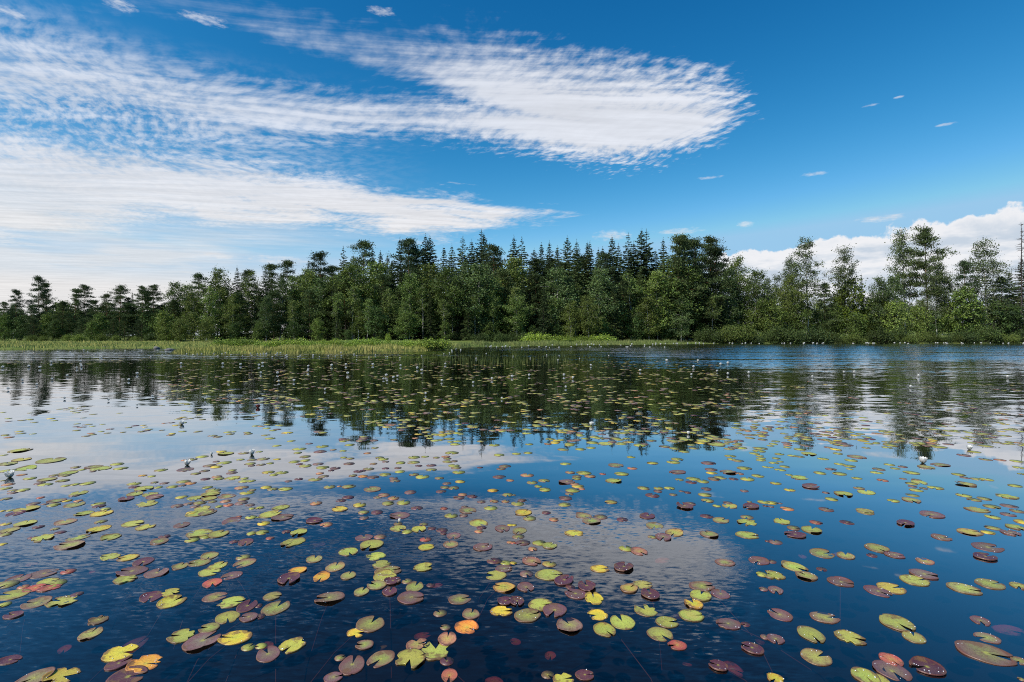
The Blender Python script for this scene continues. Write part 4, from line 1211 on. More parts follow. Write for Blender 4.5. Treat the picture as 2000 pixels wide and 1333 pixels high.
# traced pads: x,y,width (4x enlarged crops) , colour code [/notch direction] [!flags]  (d torn, w wet raised rim, s under water, x wide cut)
PADS_A = {
(0, 1000): """125,12,145,m 660,12,140,g 795,15,170,yg 45,97,90,yo 198,92,170,g 300,120,90,m!d 75,145,145,og 45,178,110,og 512,80,170,o 788,78,100,og 430,135,75,o 470,162,90,m 610,203,165,og 255,203,75,m 335,207,180,g!d
545,262,220,o/180 20,255,75,y 775,133,180,y 865,200,160,g!d 1035,95,170,g/0 1075,80,90,g 1135,122,150,gy!d 1420,105,135,pm 1245,232,155,o 1285,195,95,m 1560,10,200,g 1620,8,140,o 1810,72,160,p 1865,40,60,rm 1960,45,100,g!d 1555,168,205,g
1710,175,170,g/80 1500,222,120,g!d 1605,198,100,g 1965,170,90,g 1920,237,140,m 1828,235,80,m 855,352,170,g/180!d 1003,360,155,gy/200 1120,392,170,m 1035,467,220,pm/180 1222,480,195,p 980,528,180,g/0!d 1407,428,135,og/90 1562,398,165,og/200
1638,345,150,og 1900,357,120,og!d 1915,400,175,o 1635,473,170,g 1702,425,150,g!d 1815,498,160,pm 1660,557,165,r/300 140,527,190,p/100 338,483,205,p 533,468,120,rm 10,560,70,g 395,520,140,m!s 372,545,155,g/20 270,597,165,r 185,588,95,cr
385,597,150,r!d 105,648,230,g/180 285,713,215,op/180 490,700,230,g!d 600,647,105,m 30,728,110,g!d 105,810,145,m 1182,665,190,m/290 1335,632,155,gy!d 1340,707,220,gy/60 1678,667,180,o/20 1805,708,210,g/10!d 1930,740,180,m/90 1778,825,205,g/300
1945,827,150,p 1635,912,165,og/180 1425,975,220,g/180!d 1575,1012,290,p/60 1842,983,245,y/180 1940,1060,120,g/60 707,955,190,og/100 765,850,160,b!d 1020,955,260,pm!s 505,955,110,rm!s 942,1105,280,y/0!d 920,1193,180,m 1130,1187,270,ay/0!d
990,1290,300,m/10 75,1160,160,m/0 275,1300,250,op 480,1290,280,yg/0!dx 250,360,100,rm!s 720,397,50,r!s""",
(500, 1000): """10,45,40,g 110,22,175,g 205,45,175,p 455,75,130,m/0!w 550,100,115,c 60,92,115,y 50,162,120,g!d 110,207,75,rm 335,160,150,g!d 238,157,80,m 295,237,195,g!d 465,200,180,pm!s 845,203,150,pm 970,197,110,pc 905,258,205,g/260 722,312,170,g/300
455,372,145,og/95 620,432,170,og/95 328,457,145,ay/200 258,527,195,m!w 515,510,155,ay/270 722,502,135,og/90 838,8,90,o 945,5,105,m 845,50,82,p 1125,30,170,p/180 1110,95,80,b!d 1110,130,145,g 1180,158,100,g!d 1272,137,130,gy/290 1310,98,75,o
1375,130,75,m 1453,145,100,m 1465,170,60,m 1525,32,115,g/80 1622,30,80,p 1545,187,130,p/270 1738,90,160,g 1762,125,85,m 1742,155,80,c 1925,130,135,p 1990,105,60,y 1325,218,100,rm 1330,277,135,yg/20 1522,255,140,o 1772,278,160,p 1985,240,60,c
935,350,165,g/180!d 980,413,155,g/0!d 1030,465,200,og/20 1010,508,210,g!d 945,577,160,og 1065,548,130,m!w 1180,543,95,o 1240,588,160,og/80 825,627,135,og/80 1045,627,135,m/90!w 1208,673,220,p/0 1305,437,155,g/0!d 1367,575,75,m 1862,385,125,m
1955,400,100,g!d 1935,445,140,p 1875,497,180,g/180!x 1940,592,180,yo 1945,705,130,m!w 1915,780,170,y/0!d 1590,685,180,o/20 1440,795,115,ob!dx 1680,803,150,o/80 1480,905,90,op 1642,902,200,a/330 1495,995,175,c/90 1255,1035,170,co/20!d
1405,1080,265,g/100!dx 1490,1170,120,m!d 1512,1280,150,rc/270 1205,1150,270,g/270!d 980,1147,225,o/240 750,1203,235,p/95 658,1143,95,o 602,1300,150,p/20 850,1043,140,o/180 893,880,250,og/75 780,950,145,y!dx 580,673,225,po/190 128,660,150,og/0
155,752,235,og/80 20,735,70,m 30,820,95,m 285,1045,225,gy/250!d 40,1050,100,g 95,1117,210,p/130 85,957,120,rm!s 1860,1235,170,rm/270!s 990,1000,80,b!s 1300,865,130,rm!s 80,590,60,r!s 1415,490,90,rm!s 1730,1310,60,m!s""",
(1000, 1000): """90,8,140,y 268,8,75,m 137,52,120,og 327,62,90,c 15,105,50,y 60,148,130,og 50,195,110,o/270 85,243,120,pm 10,243,60,r 215,245,120,g!d 295,265,130,g 162,292,85,c 560,32,140,o 690,42,125,op 622,72,160,o 862,62,100,m 1058,35,135,m 1115,110,160,og/250
485,168,145,yg!d 890,288,125,g!d 993,310,150,cp 1268,165,160,oy 1095,198,80,o 1183,198,145,p 1522,35,110,m 1632,68,140,og 1540,177,155,o/100 1835,42,110,o 1840,82,170,g!d 1835,182,180,g/340 1995,230,40,m 152,387,160,pc 292,410,120,oy/60 12,402,60,y
112,486,120,p 290,495,215,g/0 405,540,165,m!w 108,592,145,p/290 585,585,165,m/100!w 455,588,85,m 500,643,180,pm 640,680,175,y/90!d 685,445,150,y/0 872,437,170,m/60!w 15,585,50,y 915,600,155,oy/40 1020,570,155,go/0 1080,650,165,m/90!w 40,705,130,m!w
222,728,200,g/0 335,770,210,pm/250 118,812,215,og/20 450,887,235,op/110 1663,397,150,o/0 1930,383,170,pm 1950,490,100,g/180 1480,582,190,o/0 1475,655,190,g/60 1630,645,160,p/70 1420,722,160,y/100!x 1300,730,80,m!s 1965,605,80,p 1045,770,200,g/110!dx
670,808,165,y!dx 865,862,225,g/100 722,925,190,g/300 1210,862,190,g/0 1155,955,220,go/300 1400,812,200,g/0 1295,1045,150,r/190 1695,877,190,p/180 1825,880,80,m!w 1975,980,80,p 1880,1072,175,m/150!w 1615,1210,150,m/150!w 565,1280,145,m/0 400,1310,170,gy!d
280,1275,110,b!d 1720,1115,180,rm!s 300,1035,100,rm!s 1170,310,130,rm!s 1370,1090,80,rm!s 670,1310,150,rm!s 30,920,90,rm!s 1940,950,70,m!s""",
(1500, 1000): """110,77,140,g!d 200,127,115,o 340,142,170,g 375,84,105,rp 617,84,115,m 215,182,160,m!w 60,238,115,p/90 760,5,135,og 1282,22,195,p 1075,92,145,m!w 1355,202,155,po/0 1755,42,120,g/80 1755,127,120,og 1930,120,140,g 1575,158,190,oy/0 1720,162,110,yg
1895,165,150,p!d 1712,277,230,p/0 1695,357,170,m!w 420,328,200,og/10 607,345,150,og/60 850,285,195,og/280 985,340,145,p 812,342,90,m!w 1227,387,145,oc/80 1215,490,210,p 1145,538,225,g/10 30,390,80,pm 203,430,195,g/300 302,503,170,og/110 420,450,85,m!w
45,497,180,g!d 565,550,185,pm/330 855,620,205,pm/300 960,597,225,yo/10 60,612,130,p/250 1530,602,235,go/330 1733,565,220,go/10 1960,580,140,g 97,807,200,p/120 440,825,215,o/0 1005,870,280,go/280 1658,852,155,p/240 335,960,225,go/270 640,985,220,g/330!d
1140,982,190,go/60 60,995,145,p/250 1715,985,190,op/180 375,1137,250,og/20 960,1155,185,rc/270 965,1240,290,p/270 1250,1220,250,m/180!w 760,1285,235,g 870,1320,180,g 60,1305,140,y!d 1690,1105,390,op/330 1965,1165,130,o 1980,1310,60,o
1870,1075,160,pm!s 1870,850,220,rm!s 560,295,100,rm!s 270,295,70,rm!s""",
(0, 860): """155,82,160,g!d 30,118,60,g 170,153,140,yo 65,185,140,go 400,160,220,g 200,222,170,g 60,240,120,g 170,272,80,c 235,300,105,g 590,213,85,o 735,210,130,o 790,222,170,g!d 915,188,115,g!d 945,222,110,g 640,232,70,g 725,246,50,p 535,257,140,g 430,275,90,o 505,277,100,o
370,308,130,go 310,338,90,p 355,348,115,g 490,318,110,og 515,357,80,g 585,347,80,g 685,338,125,g 20,318,50,o 65,348,95,c 45,378,100,go 100,395,80,o 180,392,110,g 100,413,80,p 45,460,95,o 318,450,70,r 610,415,150,g!d 580,436,80,p 445,475,130,o 525,475,75,y
260,498,110,p 350,500,60,p 420,508,110,g 580,507,160,og 612,475,75,c 210,537,190,gy 80,550,70,g 20,555,45,y 770,500,110,g 775,517,105,m 825,540,85,g 1580,130,105,g 1500,152,95,o 1440,157,60,c 1730,90,85,y 1765,105,130,g 1905,103,90,o 1878,153,70,g
1970,155,80,o 1955,185,100,og 1965,200,60,p 1752,178,125,g 1690,168,60,p 1640,200,110,po 1690,210,100,y!d 1450,230,135,p 1258,235,105,g 1530,263,85,og 1600,241,85,po 1815,237,75,og 1812,257,95,p 1115,278,70,ay 1185,284,70,g 1605,305,85,m 1695,288,90,co
1710,303,90,g 1815,298,130,g 1910,322,100,g 1910,300,70,g 1960,320,80,g 1048,342,110,g 1050,367,90,m 1207,332,65,o 1285,338,75,p 1435,325,120,og 1490,338,100,ca 1425,355,70,p 1350,365,100,g 1125,378,155,g 1235,370,75,g 1055,422,135,go 1175,425,130,g
1208,445,135,p 985,460,130,m!w 1150,498,175,g!d 1620,370,90,g!d 1665,393,125,og 1645,422,155,g 1887,373,115,co 1930,412,120,gy 1975,390,60,o 1775,440,135,o 1418,447,100,gy 1515,457,130,g!d 1635,455,130,g 1765,478,95,cp 1905,463,100,o 1885,493,115,p
1785,508,90,rc 1710,520,65,g 1560,492,110,og 1660,482,80,o 1475,498,85,p 1385,515,110,p 1525,520,80,p 1580,533,130,g 1620,552,95,g 1955,508,85,p 1970,535,60,g 1500,568,95,y 1370,570,130,pm!s""",
(500, 860): """275,8,70,g 163,45,75,g 415,28,70,p 25,92,60,g 55,148,115,o 165,150,65,y!d 338,70,115,g 327,100,75,g 518,50,115,g 502,90,115,pm 603,76,55,oc 680,85,65,g 733,38,90,g!d 385,130,100,og 300,170,100,g 385,160,90,g 40,193,80,op 110,182,70,g 340,188,60,m
385,202,115,go 485,187,90,p 522,215,115,g 620,220,95,mp 588,238,55,m 685,137,65,g!d 735,145,75,o 728,185,95,p 870,103,70,c!d 965,137,75,og 995,150,90,g 918,186,70,co 1013,170,60,p 1130,178,90,g 1230,175,110,og 1235,135,105,g 1320,130,70,g 1530,100,115,g
1410,138,65,o 1483,130,75,cr 1495,145,75,o 1500,168,95,og 1550,165,65,po 1370,198,85,mp 1272,201,62,m 1370,232,92,go 1545,200,100,g!d 1565,217,90,o 1585,252,110,g!d 95,252,105,yg 200,255,110,g 140,272,80,g 800,245,85,m!w 835,240,60,m 880,226,100,o
1012,222,70,m 1110,218,60,p 1125,247,92,g 500,261,70,c 528,285,95,po 465,308,120,og 335,305,75,m 253,322,68,pm 757,278,75,o 835,284,88,ac 915,290,105,pm 1010,270,108,g 1075,299,80,p 1087,319,92,po 1235,270,85,o 1300,288,125,g/80 1432,298,82,o
1900,117,95,g 1945,205,110,po 1915,225,80,po 1750,215,55,m 1900,288,110,pm 1985,315,70,c 80,370,100,yg 130,384,90,og 230,383,120,g 575,367,105,og 650,362,40,c 725,363,118,og 910,385,150,o 1207,408,112,pm 1492,340,82,p 1595,325,90,yo!d 1475,370,85,o
1545,375,100,o 1447,402,95,mp 1850,395,95,ya!d 1000,430,108,pc 950,448,75,po 1075,455,105,co 720,448,100,m 665,473,92,m 1615,427,85,cp 1690,440,90,m 1585,450,100,pm 1965,428,95,og 1763,483,78,p 1860,478,78,co 1950,480,75,co 470,495,105,c 30,530,75,g
195,528,135,g 655,540,130,y 810,508,120,yg!d 1032,495,115,go 1152,490,125,g/80 840,565,95,og!d 945,565,105,m 1257,532,102,m!w 1468,535,70,rm 1655,550,150,o 1630,522,60,pm 1835,532,115,g/90 170,465,130,p!s""",
(1000, 860): """135,33,75,g 340,15,85,yg 280,30,70,co 450,32,90,g 630,20,110,g 730,28,130,g 850,28,110,g 1000,40,120,g 1500,8,110,g 1600,35,140,g 400,74,100,go 535,72,95,g 615,60,85,g 35,107,75,g 125,100,80,g 1270,65,95,g 1345,90,90,g 1420,65,85,og 930,133,78,g
420,186,98,g 812,197,130,o 940,221,85,cr 1098,180,98,gy 1290,150,112,g 1260,173,115,g 1535,180,125,pm 1705,125,98,g 1715,150,80,g 1765,162,100,o 1895,105,90,g 1935,122,70,g 1945,142,90,g 1945,158,80,g 1780,60,120,g 1930,85,110,g 1940,65,120,go
118,275,115,co 455,253,85,oc 560,257,125,g 610,283,95,co 508,285,85,op 505,302,80,go 708,265,58,rp 855,264,122,g!d 1295,250,130,p 1555,230,105,p 1560,257,95,y 1690,250,130,op 1775,262,80,cp 1815,220,125,g 1980,210,60,g 1920,280,105,g!d 157,332,100,og
250,317,100,og 425,327,135,p 490,345,80,cp 515,362,110,yo 545,382,60,cr 795,318,132,g!d 1308,309,78,og 1415,303,120,g 1490,323,110,g 1400,330,95,m!w 1580,305,110,po 1627,294,110,og 1730,304,85,m 1838,305,125,g 205,362,70,g 257,388,108,g 475,394,125,g
448,420,80,po 1028,376,105,og 1145,377,90,go 1230,376,90,g 1140,400,75,p 1518,382,95,pm 1325,400,50,p 1372,410,58,m!w 1815,397,75,p 15,430,40,o 80,472,75,pm 45,497,120,go 418,455,115,pm 412,505,112,go/0 1097,433,120,m/60!w 1260,427,75,op 1508,428,115,go
773,485,108,oy 1395,498,95,p 1350,520,145,mp/100!w 1528,473,108,og 1600,515,70,g 1700,515,130,go 1685,490,80,p 1855,483,45,o 1965,485,100,g 1870,520,130,mp!w 1980,515,50,m 95,558,128,yc 268,568,78,cp 170,425,100,pm!s 405,365,70,p!s""",
(1500, 860): """20,45,60,g 60,10,80,g 200,8,80,g 275,38,62,o 470,57,72,co 250,73,100,g 500,15,60,g 610,40,115,p!d 88,110,82,g 190,122,80,g 250,130,80,og!d 318,106,130,g 545,105,82,g 555,82,50,o 765,60,75,og 430,147,92,g 692,130,145,o 650,158,110,g 65,143,70,g
45,178,85,g 95,168,60,g 130,207,90,g 95,233,95,g 20,214,55,g 490,227,88,p 560,187,90,g 635,203,100,g 638,227,55,g 405,257,105,g 558,263,122,g 165,272,60,g 250,293,140,g 695,298,85,g 60,338,92,gy 332,365,135,pm!w 170,390,92,yg!d 452,411,60,p 588,420,152,g/250
768,408,145,g/60 712,376,90,o 497,462,105,g 895,314,90,cr 848,254,102,g 865,228,110,op!w 948,192,85,g 993,222,80,g 1052,208,80,p 1235,212,130,og 1348,193,140,o 1120,255,125,g 1055,302,60,co 1120,340,95,g 1180,330,130,g 1160,312,80,oc 1130,362,75,p
1158,392,108,g 1215,377,70,op 1305,373,125,g 1128,431,105,go 980,474,102,g 1120,470,145,og 1490,270,105,g 1540,294,80,p 1635,305,110,og 1710,308,100,g 1548,347,138,og!w 1765,335,70,rp!s 1530,433,120,g 1610,467,110,og 1690,458,115,og 1930,357,110,g!d
1870,442,150,g!d 1750,520,130,go 1885,515,130,p 1635,545,170,go!d 1945,555,110,o 25,490,110,gy 25,520,50,p 95,495,40,p 150,537,115,ca 455,543,120,p!w 757,553,138,go/270 1700,152,100,o 1810,155,90,cp 1530,118,110,p 960,40,130,g 930,58,90,g 1340,55,120,g
1610,92,100,g 1700,45,120,go 1960,215,90,g 1980,265,60,g 1945,165,110,g""",
}


def parse_pads():
    out = []
    for (ox, oy), txt in PADS_A.items():
        for tok in txt.split():
            flags = ""
            if "!" in tok: tok, flags = tok.split("!")
            notch = None
            if "/" in tok: tok, nn = tok.split("/"); notch = float(nn)
            x, y, w, c = tok.split(",")
            out.append(dict(x=ox + float(x) / 4, y=oy + float(y) / 4, w=float(w) / 4, c=c, n=notch, f=flags))
    return out


pads = parse_pads()
random.seed(77)
r_ = np.random.default_rng(77)
for p in pads:
    p["X"], p["Y"] = ground_at(p["x"], p["y"])
    p["R"] = p["w"] / FPX * p["Y"] / 2 * 0.91 / (1.0 + 0.10 * abs(p["x"] - 1000) / 1000)
    p["notch"] = math.radians(p["n"] if p["n"] is not None else r_.uniform(0, 360))
surface = [p for p in pads if 's' not in p["f"]]
surface.sort(key=lambda p: -p["w"])
SINGLE = 276
single, rest = surface[:SINGLE], surface[SINGLE:]
sunken = [p for p in pads if 's' in p["f"]]
M_STEM, t_, b_ = mat("lily_stem")
t_.set(b_.inputs['Base Color'], t_.mix(t_.noise(t_.node('ShaderNodeTexCoord').outputs['Object'], 6, 2), (0.10, 0.03, 0.022, 1), (0.16, 0.06, 0.03, 1)))


def stem_mesh(r, R):
    g = Geo()
    a = r.uniform(-2.6, -0.5); L = r.uniform(0.25, 0.6)
    g.tube([(0, 0, -0.003), (math.cos(a) * L * 0.3, math.sin(a) * L * 0.3, -0.03), (math.cos(a) * L * 0.75, math.sin(a) * L * 0.75, -0.13), (math.cos(a) * L, math.sin(a) * L, -0.3)], [0.0035] * 4, 5)
    return g.mesh("stem", [M_STEM], True)


M_DROP_GLINT, t_, b_ = mat("water_drop")
b_.inputs['Base Color'].default_value = (0.75, 0.78, 0.8, 1)  # whitish base colour stands in for sun glints on the drops
t_.set(b_.inputs['Roughness'], t_.lin(t_.noise(t_.node('ShaderNodeTexCoord').outputs['Object'], 30, 1), 0.3, 0.7, 0.02, 0.06))
b_.inputs['Specular IOR Level'].default_value = 0.9


def drop_mesh(r, R, n):
    """a few whitish water beads added along the rim as glints, one mesh"""
    g = Geo()
    for i in range(n):
        a = r.uniform(0, 6.28); d = R * r.uniform(0.6, 0.97); s = r.uniform(0.0014, 0.0030)
        th = np.arange(8) * math.pi / 4
        V = [[0, 0, s * 0.9]] + [[math.cos(q) * s * 0.75, math.sin(q) * s * 0.75, s * 0.6] for q in th] + [[math.cos(q) * s, math.sin(q) * s, 0] for q in th]
        V = np.array(V) + [math.cos(a) * d, math.sin(a) * d, R * 0.035]
        f3 = [[0, 1 + i_, 1 + (i_ + 1) % 8] for i_ in range(8)]; f4 = [[1 + i_, 9 + i_, 9 + (i_ + 1) % 8, 1 + (i_ + 1) % 8] for i_ in range(8)]
        g.add(V, f3, f4)
    return g.mesh("water_drop_glints", [M_DROP_GLINT], True)


COLS = ["left edge", "one tenth across", "two tenths across", "three tenths across", "four tenths across", "just past halfway", "six tenths across", "seven tenths across", "eight tenths across", "right edge"]


def row_word(y):
    for lim, w in ((1265, "bottom row"), (1200, "second row up"), (1135, "third row up"), (1070, "fourth row up"), (1005, "fifth row up"), (940, "sixth row up")):
        if y > lim: return w
    return "near the mirrored treetops"


def label_pads(lst, noun):
    cells = defaultdict(list)
    for p in lst:
        torn = "torn " if 'd' in p["f"] else ("wet " if 'w' in p["f"] else "")
        p["look"] = torn + CNAME[p["c"][0]]
        cells[(min(9, int(p["x"] / 200)), row_word(p["y"]), p["look"])].append(p)
    for (cx, row, look), ps in cells.items():
        ps.sort(key=lambda p: p["x"])
        for i, p in enumerate(ps):
            if len(ps) == 1: p["label"] = f"{look} {noun}, {row}, {COLS[cx]}"
            elif len(ps) == 2: p["label"] = f"{look} {noun}, {row}, {COLS[cx]}, {'left' if i == 0 else 'right'} of two"
            else: p["label"] = f"{look} {noun}, {row}, {COLS[cx]}, {ORD[i]} from left"


label_pads(single, "lily pad")
label_pads(sunken, "sunken lily leaf")
order = sorted(single, key=lambda p: -p["y"])
for i, p in enumerate(order):
    V, tri, quad, rim, mid, L = pad_shape(r_, p["R"], p["c"], p["notch"], p["f"])
    me = np_mesh("lily_pad", V, [tri, quad], [M_PAD], True)
    pad_attrs(me, rim, mid, L)
    o = bpy.data.objects.new("lily_pad", me)
    o.location = (p["X"], p["Y"], 0.0012 + 0.0009 * (i % 5) + (0.004 if 'w' in p["f"] else 0))
    tag(o, p["label"], "lily pad", "lily pads floating on the lake")
    link(o)
    if p["y"] > 1080 and i % 6 == 0:
        link(bpy.data.objects.new("stem", stem_mesh(r_, p["R"])), o)
    if p["y"] > 1040 and ('w' in p["f"] or p["x"] > 1400 or i % 3 == 0):
        dr = link(bpy.data.objects.new("water_drop_glints", drop_mesh(r_, p["R"], int(r_.integers(2, 6)) * (4 if 'w' in p["f"] and p["x"] > 1700 and p["y"] > 1250 else 1))), o)
        dr["kind"] = "stuff"
for p in sunken:
    V, tri, quad, rim, mid, L = pad_shape(r_, p["R"], p["c"], p["notch"], p["f"])
    me = np_mesh("sunken_lily_leaf", V, [tri, quad], [M_PAD], True)
    pad_attrs(me, rim * 2.2, mid * 2.2, L)
    o = bpy.data.objects.new("sunken_lily_leaf", me)
    o.location = (p["X"], p["Y"], -r_.uniform(0.035, 0.08))
    o.rotation_euler = (r_.normal(0, 0.12), r_.normal(0, 0.12), 0)
    tag(o, p["label"], "lily leaf", "leaves sunk below the surface")
    link(o)

# the many small pads further out: one drift
vv, ff3, ff4, a1_, a2_, a3_ = [], [], [], [], [], []
off = 0


def add_small(X, Y, R, code, notch):
    global off
    V, tri, quad, rim, mid, L = simple_pad(r_, R, code, notch)
    V = V + [X, Y, 0.0015 + r_.uniform(0, 0.002)]
    vv.append(V); ff3.append(tri + off); ff4.append(quad + off); a1_.append(rim); a2_.append(mid); a3_.append(L)
    off += len(V)


for p in rest:
    add_small(p["X"], p["Y"], p["R"], p["c"], p["notch"])
CODES = ["g"] * 12 + ["og"] * 6 + ["o"] * 3 + ["p"] * 5 + ["y"] * 2 + ["m", "c"]


def drift(n, x0, x1, y0, y1, clump, rmin, rmax, accept=None, ypow=1.0):
    k = 0
    while k < n:
        x = random.uniform(x0, x1); y = y0 + (y1 - y0) * random.random() ** ypow
        if accept and random.random() > accept(x, y): continue
        m = random.choices([1, 2, 3, 4], [5, 3, 2, 1])[0] if clump else 1
        for _ in range(m):
            X, Y = ground_at(x, y)
            X += random.gauss(0, 0.16) if m > 1 else 0; Y += random.gauss(0, 0.16) if m > 1 else 0
            add_small(X, Y, random.uniform(rmin, rmax) * 0.74, random.choice(CODES), random.uniform(0, 6.28))
            k += 1


def lump(x, y):
    return 0.5 + 0.5 * math.sin(x * 0.021 + 1.3 * math.sin(y * 0.05)) * math.sin(y * 0.13 + x * 0.006)


drift(430, 520, 1420, 780, 868, True, 0.075, 0.115, lambda x, y: (0.35 + 0.65 * lump(x, y)) * (1.0 if x > 850 + (860 - y) * -4 or y < 820 else 0.25))
drift(640, 330, 1440, 738, 790, True, 0.08, 0.13, lambda x, y: 0.35 + 0.65 * lump(x, y))
drift(800, 330, 1400, 706, 742, True, 0.09, 0.14, lambda x, y: 0.35 + 0.65 * lump(x, y))
drift(90, 0, 540, 795, 852, True, 0.06, 0.10, lambda x, y: lump(x, y))
drift(270, 1400, 2000, 745, 868, True, 0.07, 0.11, lambda x, y: 0.2 + 0.8 * lump(x, y))
drift(80, 1400, 2000, 835, 875, True, 0.07, 0.10)
drift(420, 0, 900, 691, 712, True, 0.10, 0.16, lambda x, y: 0.3 + 0.7 * lump(x, y))
drift(70, 2000, 2900, 880, 1200, True, 0.06, 0.10)
drift(60, -900, 0, 880, 1200, True, 0.06, 0.10)
drift(60, 2000, 2700, 745, 880, True, 0.07, 0.11)
drift(200, 900, 1900, 676, 684, True, 0.12, 0.2)
me = np_mesh("lily_pad_drift", np.concatenate(vv), [np.concatenate(ff3), np.concatenate(ff4)], [M_PAD])
pad_attrs(me, np.concatenate(a1_), np.concatenate(a2_), np.concatenate(a3_))
o = bpy.data.objects.new("lily_pad_drift", me)
tag(o, "countless small lily pads drifting across the middle of the lake", "lily pads", kind="stuff")
link(o)


# ------------------------------------------------------------------ white water lilies
def simple_mat(name, c1, c2, rough=0.5, sub=0.0):
    m, t, bs = mat(name)
    t.set(bs.inputs['Base Color'], t.mix(t.noise(t.node('ShaderNodeTexCoord').outputs['Object'], 25, 2), c1 + (1,), c2 + (1,)))
    bs.inputs['Roughness'].default_value = rough
    return m


M_PETAL = simple_mat("white_petal", (0.88, 0.87, 0.84), (0.93, 0.92, 0.88))
t_ = NT(M_PETAL.node_tree)
tl_ = t_.node('ShaderNodeBsdfTranslucent'); tl_.inputs[0].default_value = (0.9, 0.88, 0.82, 1)
mx_ = t_.node('ShaderNodeMixShader'); mx_.inputs[0].default_value = 0.22
t_.l.new(t_.n['Principled BSDF'].outputs[0], mx_.inputs[1]); t_.l.new(tl_.outputs[0], mx_.inputs[2])
t_.l.new(mx_.outputs[0], t_.n['Material Output'].inputs[0])
M_SEPAL = simple_mat("green_sepal", (0.30, 0.34, 0.14), (0.36, 0.28, 0.16))
M_STAMEN = simple_mat("yellow_stamen", (0.75, 0.50, 0.05), (0.80, 0.60, 0.10))
M_REDBUD = simple_mat("red_bud", (0.20, 0.035, 0.03), (0.32, 0.08, 0.05))


def petal_ring(g, n, L, w, el, a0, z0=0.0, r0=0.0):
    for i in range(n):
        a = a0 + i * 2 * math.pi / n
        ts = [0.0, 0.35, 0.7, 1.0]; ws = [0.75, 1.1, 0.85, 0.08]
        V = []
        for t, ww in zip(ts, ws):
            e = el + 0.35 * t
            rad = r0 + L * t * math.cos(e * 0.9); z = z0 + L * t * math.sin(e)
            for s in (-1, 0, 1):
                V.append([math.cos(a) * rad - math.sin(a) * s * w * ww / 2, math.sin(a) * rad + math.cos(a) * s * w * ww / 2, z + (0.10 * w * abs(s))])
        f = []
        for k in range(3):
            for s in (0, 1):
                b = k * 3 + s
                f.append([b, b + 1, b + 4, b + 3])
        g.add(V, f4=f)


def flower_meshes(openness):
    p = Geo()
    e = 0.80 + (1 - openness) * 0.5
    petal_ring(p, 9, 0.058, 0.032, e, 0.0, 0.0, 0.006); petal_ring(p, 8, 0.056, 0.030, e + 0.18, 0.4, 0.002, 0.005); petal_ring(p, 6, 0.050, 0.026, e + 0.34, 0.1, 0.004, 0.004)
    s = Geo(); petal_ring(s, 4, 0.030, 0.018, e - 0.3, 0.2, -0.003, 0.006)
    c = Geo()
    for i in range(16):
        a = i * 2.399; rr = 0.014 * math.sqrt((i + 0.5) / 16)
        c.tube([(math.cos(a) * rr, math.sin(a) * rr, 0.012), (math.cos(a) * rr * 1.3, math.sin(a) * rr * 1.3, 0.034)], [0.0022, 0.0016], 4)
    return p.mesh("petals", [M_PETAL], True), s.mesh("sepals", [M_SEPAL], True), c.mesh("stamens", [M_STAMEN])


FL_OPEN, FL_HALF, FL_BUD = flower_meshes(1.0), flower_meshes(0.6), flower_meshes(0.05)
sm = Geo(); petal_ring(sm, 8, 0.052, 0.044, 0.55, 0.0, 0.004, 0.0); petal_ring(sm, 6, 0.046, 0.040, 1.0, 0.3, 0.008, 0.0)
FL_SMALL = sm.mesh("small_bloom", [M_PETAL])
rb = Geo(); petal_ring(rb, 6, 0.06, 0.05, 1.0, 0.0, 0.0, 0.01); petal_ring(rb, 5, 0.06, 0.045, 1.3, 0.4, 0.0, 0.002)
FL_RED = rb.mesh("red_bud", [M_REDBUD])


def bloom(x, y, size, meshes, label, group="white water lilies in bloom"):
    X, Y = ground_at(x, y)
    o = empty("water_lily", (X, Y, 0.002))
    s = 1.25 * size / FPX * Y / 0.105
    o.scale = (s, s, s); o.rotation_euler = (random.gauss(0, 0.1), random.gauss(0, 0.1), random.uniform(0, 6.28))
    for nm, me in zip(("petals", "sepals", "stamens"), meshes):
        link(bpy.data.objects.new(nm, me), o)
    tag(o, label, "flower", group)


bloom(20, 933, 19, FL_OPEN, "wide open white water lily at the left edge")
bloom(365, 909, 15, FL_OPEN, "open white water lily above a lone purplish pad, left of centre")
bloom(492, 889, 15, FL_HALF, "half open white water lily right beside a bud and olive pads")
bloom(413, 889, 8, FL_BUD, "closed white water lily bud between two open blooms")
bloom(1803, 905, 17, FL_OPEN, "open white water lily on the blue water at the right")
bloom(1893, 879, 12, FL_OPEN, "white water lily in the cloud reflection near the right edge")
bloom(356, 830, 11, FL_OPEN, "white water lily alone on pale water, left of the mirrored wood")
bloom(1155, 832, 11, FL_OPEN, "white water lily beside a coral pad under the mirrored treetops")
bloom(1344, 849, 9, FL_HALF, "white water lily among pads at the mirrored wood's right end")
bloom(780, 1021, 11, FL_BUD, "faded water lily bud resting on a brownish pad in mid lake")
Xr, Yr = ground_at(504, 797)
o = bpy.data.objects.new("lily_seed_head", FL_RED); o.location = (Xr, Yr, 0.0); o.scale = (1.25, 1.25, 1.25)
tag(o, "reddish brown lily seed head among far pads at the mirrored wood's edge", "seed head"); link(o)

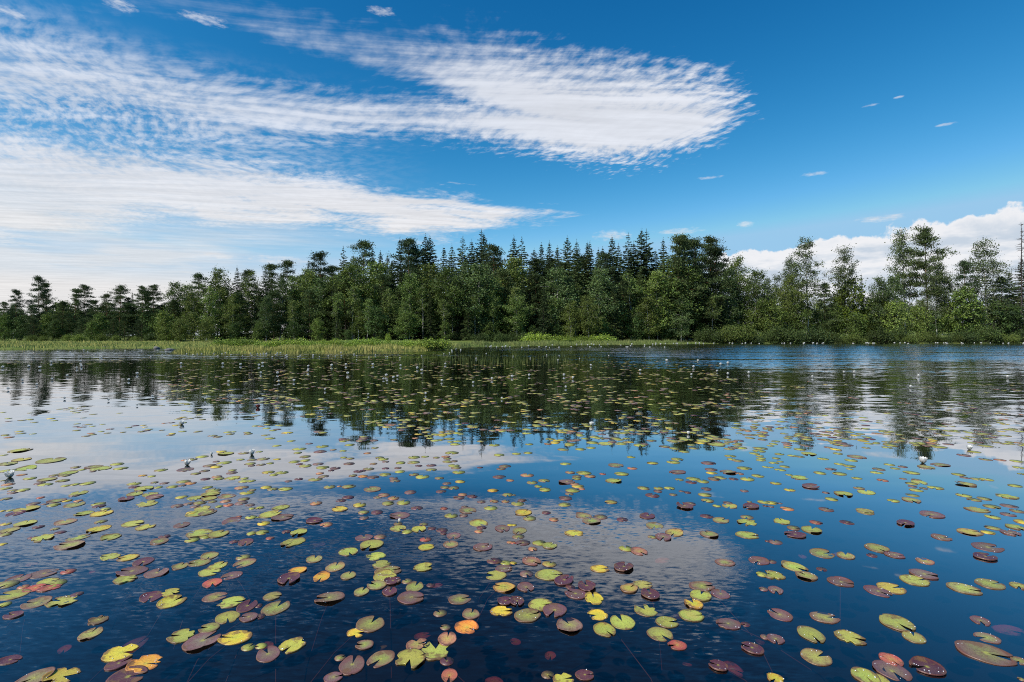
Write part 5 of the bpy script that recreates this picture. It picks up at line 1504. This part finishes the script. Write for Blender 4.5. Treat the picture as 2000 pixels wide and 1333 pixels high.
smalls = []
for tok in "15,57 160,52 285,27 222,58 375,104 290,123 205,152 125,130 45,178 428,60 453,50 450,22 765,92 718,127 360,230 605,240 850,220 765,268 1145,233 1010,37 1243,38 1342,42 1455,88 1548,90 1445,45 1465,35 1275,137 1555,135 1640,133 1718,78 1850,48 1940,92 1813,182 1630,268 1720,50 1930,42".split():
    x, y = map(float, tok.split(",")); smalls.append((x / 2.857, 700 + y / 2.857))
for tok in "80,42 155,103 140,122 160,133 195,115 218,108 235,48 328,62 353,75 465,132 485,38 55,208 375,205 640,143 745,122 858,110 953,102 1147,101 1197,117 1157,168 800,230 370,248 1297,45 1572,75 1870,55 1858,98 1720,20 1895,20".split():
    x, y = map(float, tok.split(",")); smalls.append((700 + x / 2.857, 700 + y / 2.857))
for tok in "25,47 72,40 2,90 72,110 208,103 622,127 828,98 895,98 1262,195 1313,123 1893,130".split():
    x, y = map(float, tok.split(",")); smalls.append((1400 + x / 3.333, 700 + y / 3.333))
far = []
for i in range(44): far.append((random.uniform(880, 1310), random.uniform(673.5, 681)))
for i in range(52): far.append((random.uniform(1280, 2000), random.uniform(671.6, 673.2)))
for i in range(46): far.append((random.uniform(60, 560), random.uniform(686, 700)))
for i in range(30): far.append((random.uniform(560, 1200), random.uniform(690, 706)))


def small_bloom(x, y, size, label, group):
    X, Y = ground_at(x, y)
    if Y > shore(X) - 0.3: Y = float(shore(X)) - random.uniform(0.4, 2.5); X = (x - 1000) / FPX * Y
    o = bpy.data.objects.new("water_lily", FL_SMALL)
    s = size / FPX * Y / 0.10
    o.location = (X, Y, 0.01); o.scale = (s, s, s * 1.25); o.rotation_euler = (0, 0, random.uniform(0, 6.28))
    tag(o, label, "flower", group); link(o)


cells = defaultdict(list)
for (x, y) in smalls:
    cells[(min(9, int(x / 200)), 0 if y < 725 else (1 if y < 755 else 2))].append((x, y))
for (cx, rw), ps in cells.items():
    ps.sort()
    rown = ("far out below the shore", "in the mirrored wood's upper half", "towards the mirrored treetops")[rw]
    for i, (x, y) in enumerate(ps):
        small_bloom(x, y, random.uniform(5.6, 7.6), f"small white water lily {rown}, {COLS[cx]}" + (f", {ORD[i]} from left" if len(ps) > 1 else ""), "small white blooms in mid lake")
far_cells = defaultdict(list)
for (x, y) in far:
    if y < 674: lab, g = "tiny white bloom lining the far shore", "white blooms lining the far shore"
    elif y < 683 and x > 870: lab, g = "tiny white bloom in the cove", "white blooms in the cove"
    elif x < 560: lab, g = "tiny white bloom off the left reed bed", "white blooms off the reed bed"
    else: lab, g = "tiny white bloom before the spit", "white blooms among the stalks"
    far_cells[(lab, g, min(9, int(x / 200)))].append((x, y))
for (lab, g, cx), ps in far_cells.items():
    ps.sort()
    n = len(ps)
    for i, (x, y) in enumerate(ps):
        where = "" if n == 1 else (f", {ORD[i]} from left" if i < 20 else f", {ORD[n - 1 - i]} from right")
        small_bloom(x, y, random.uniform(3.2, 4.6), f"{lab}, {COLS[cx]}{where}", g)
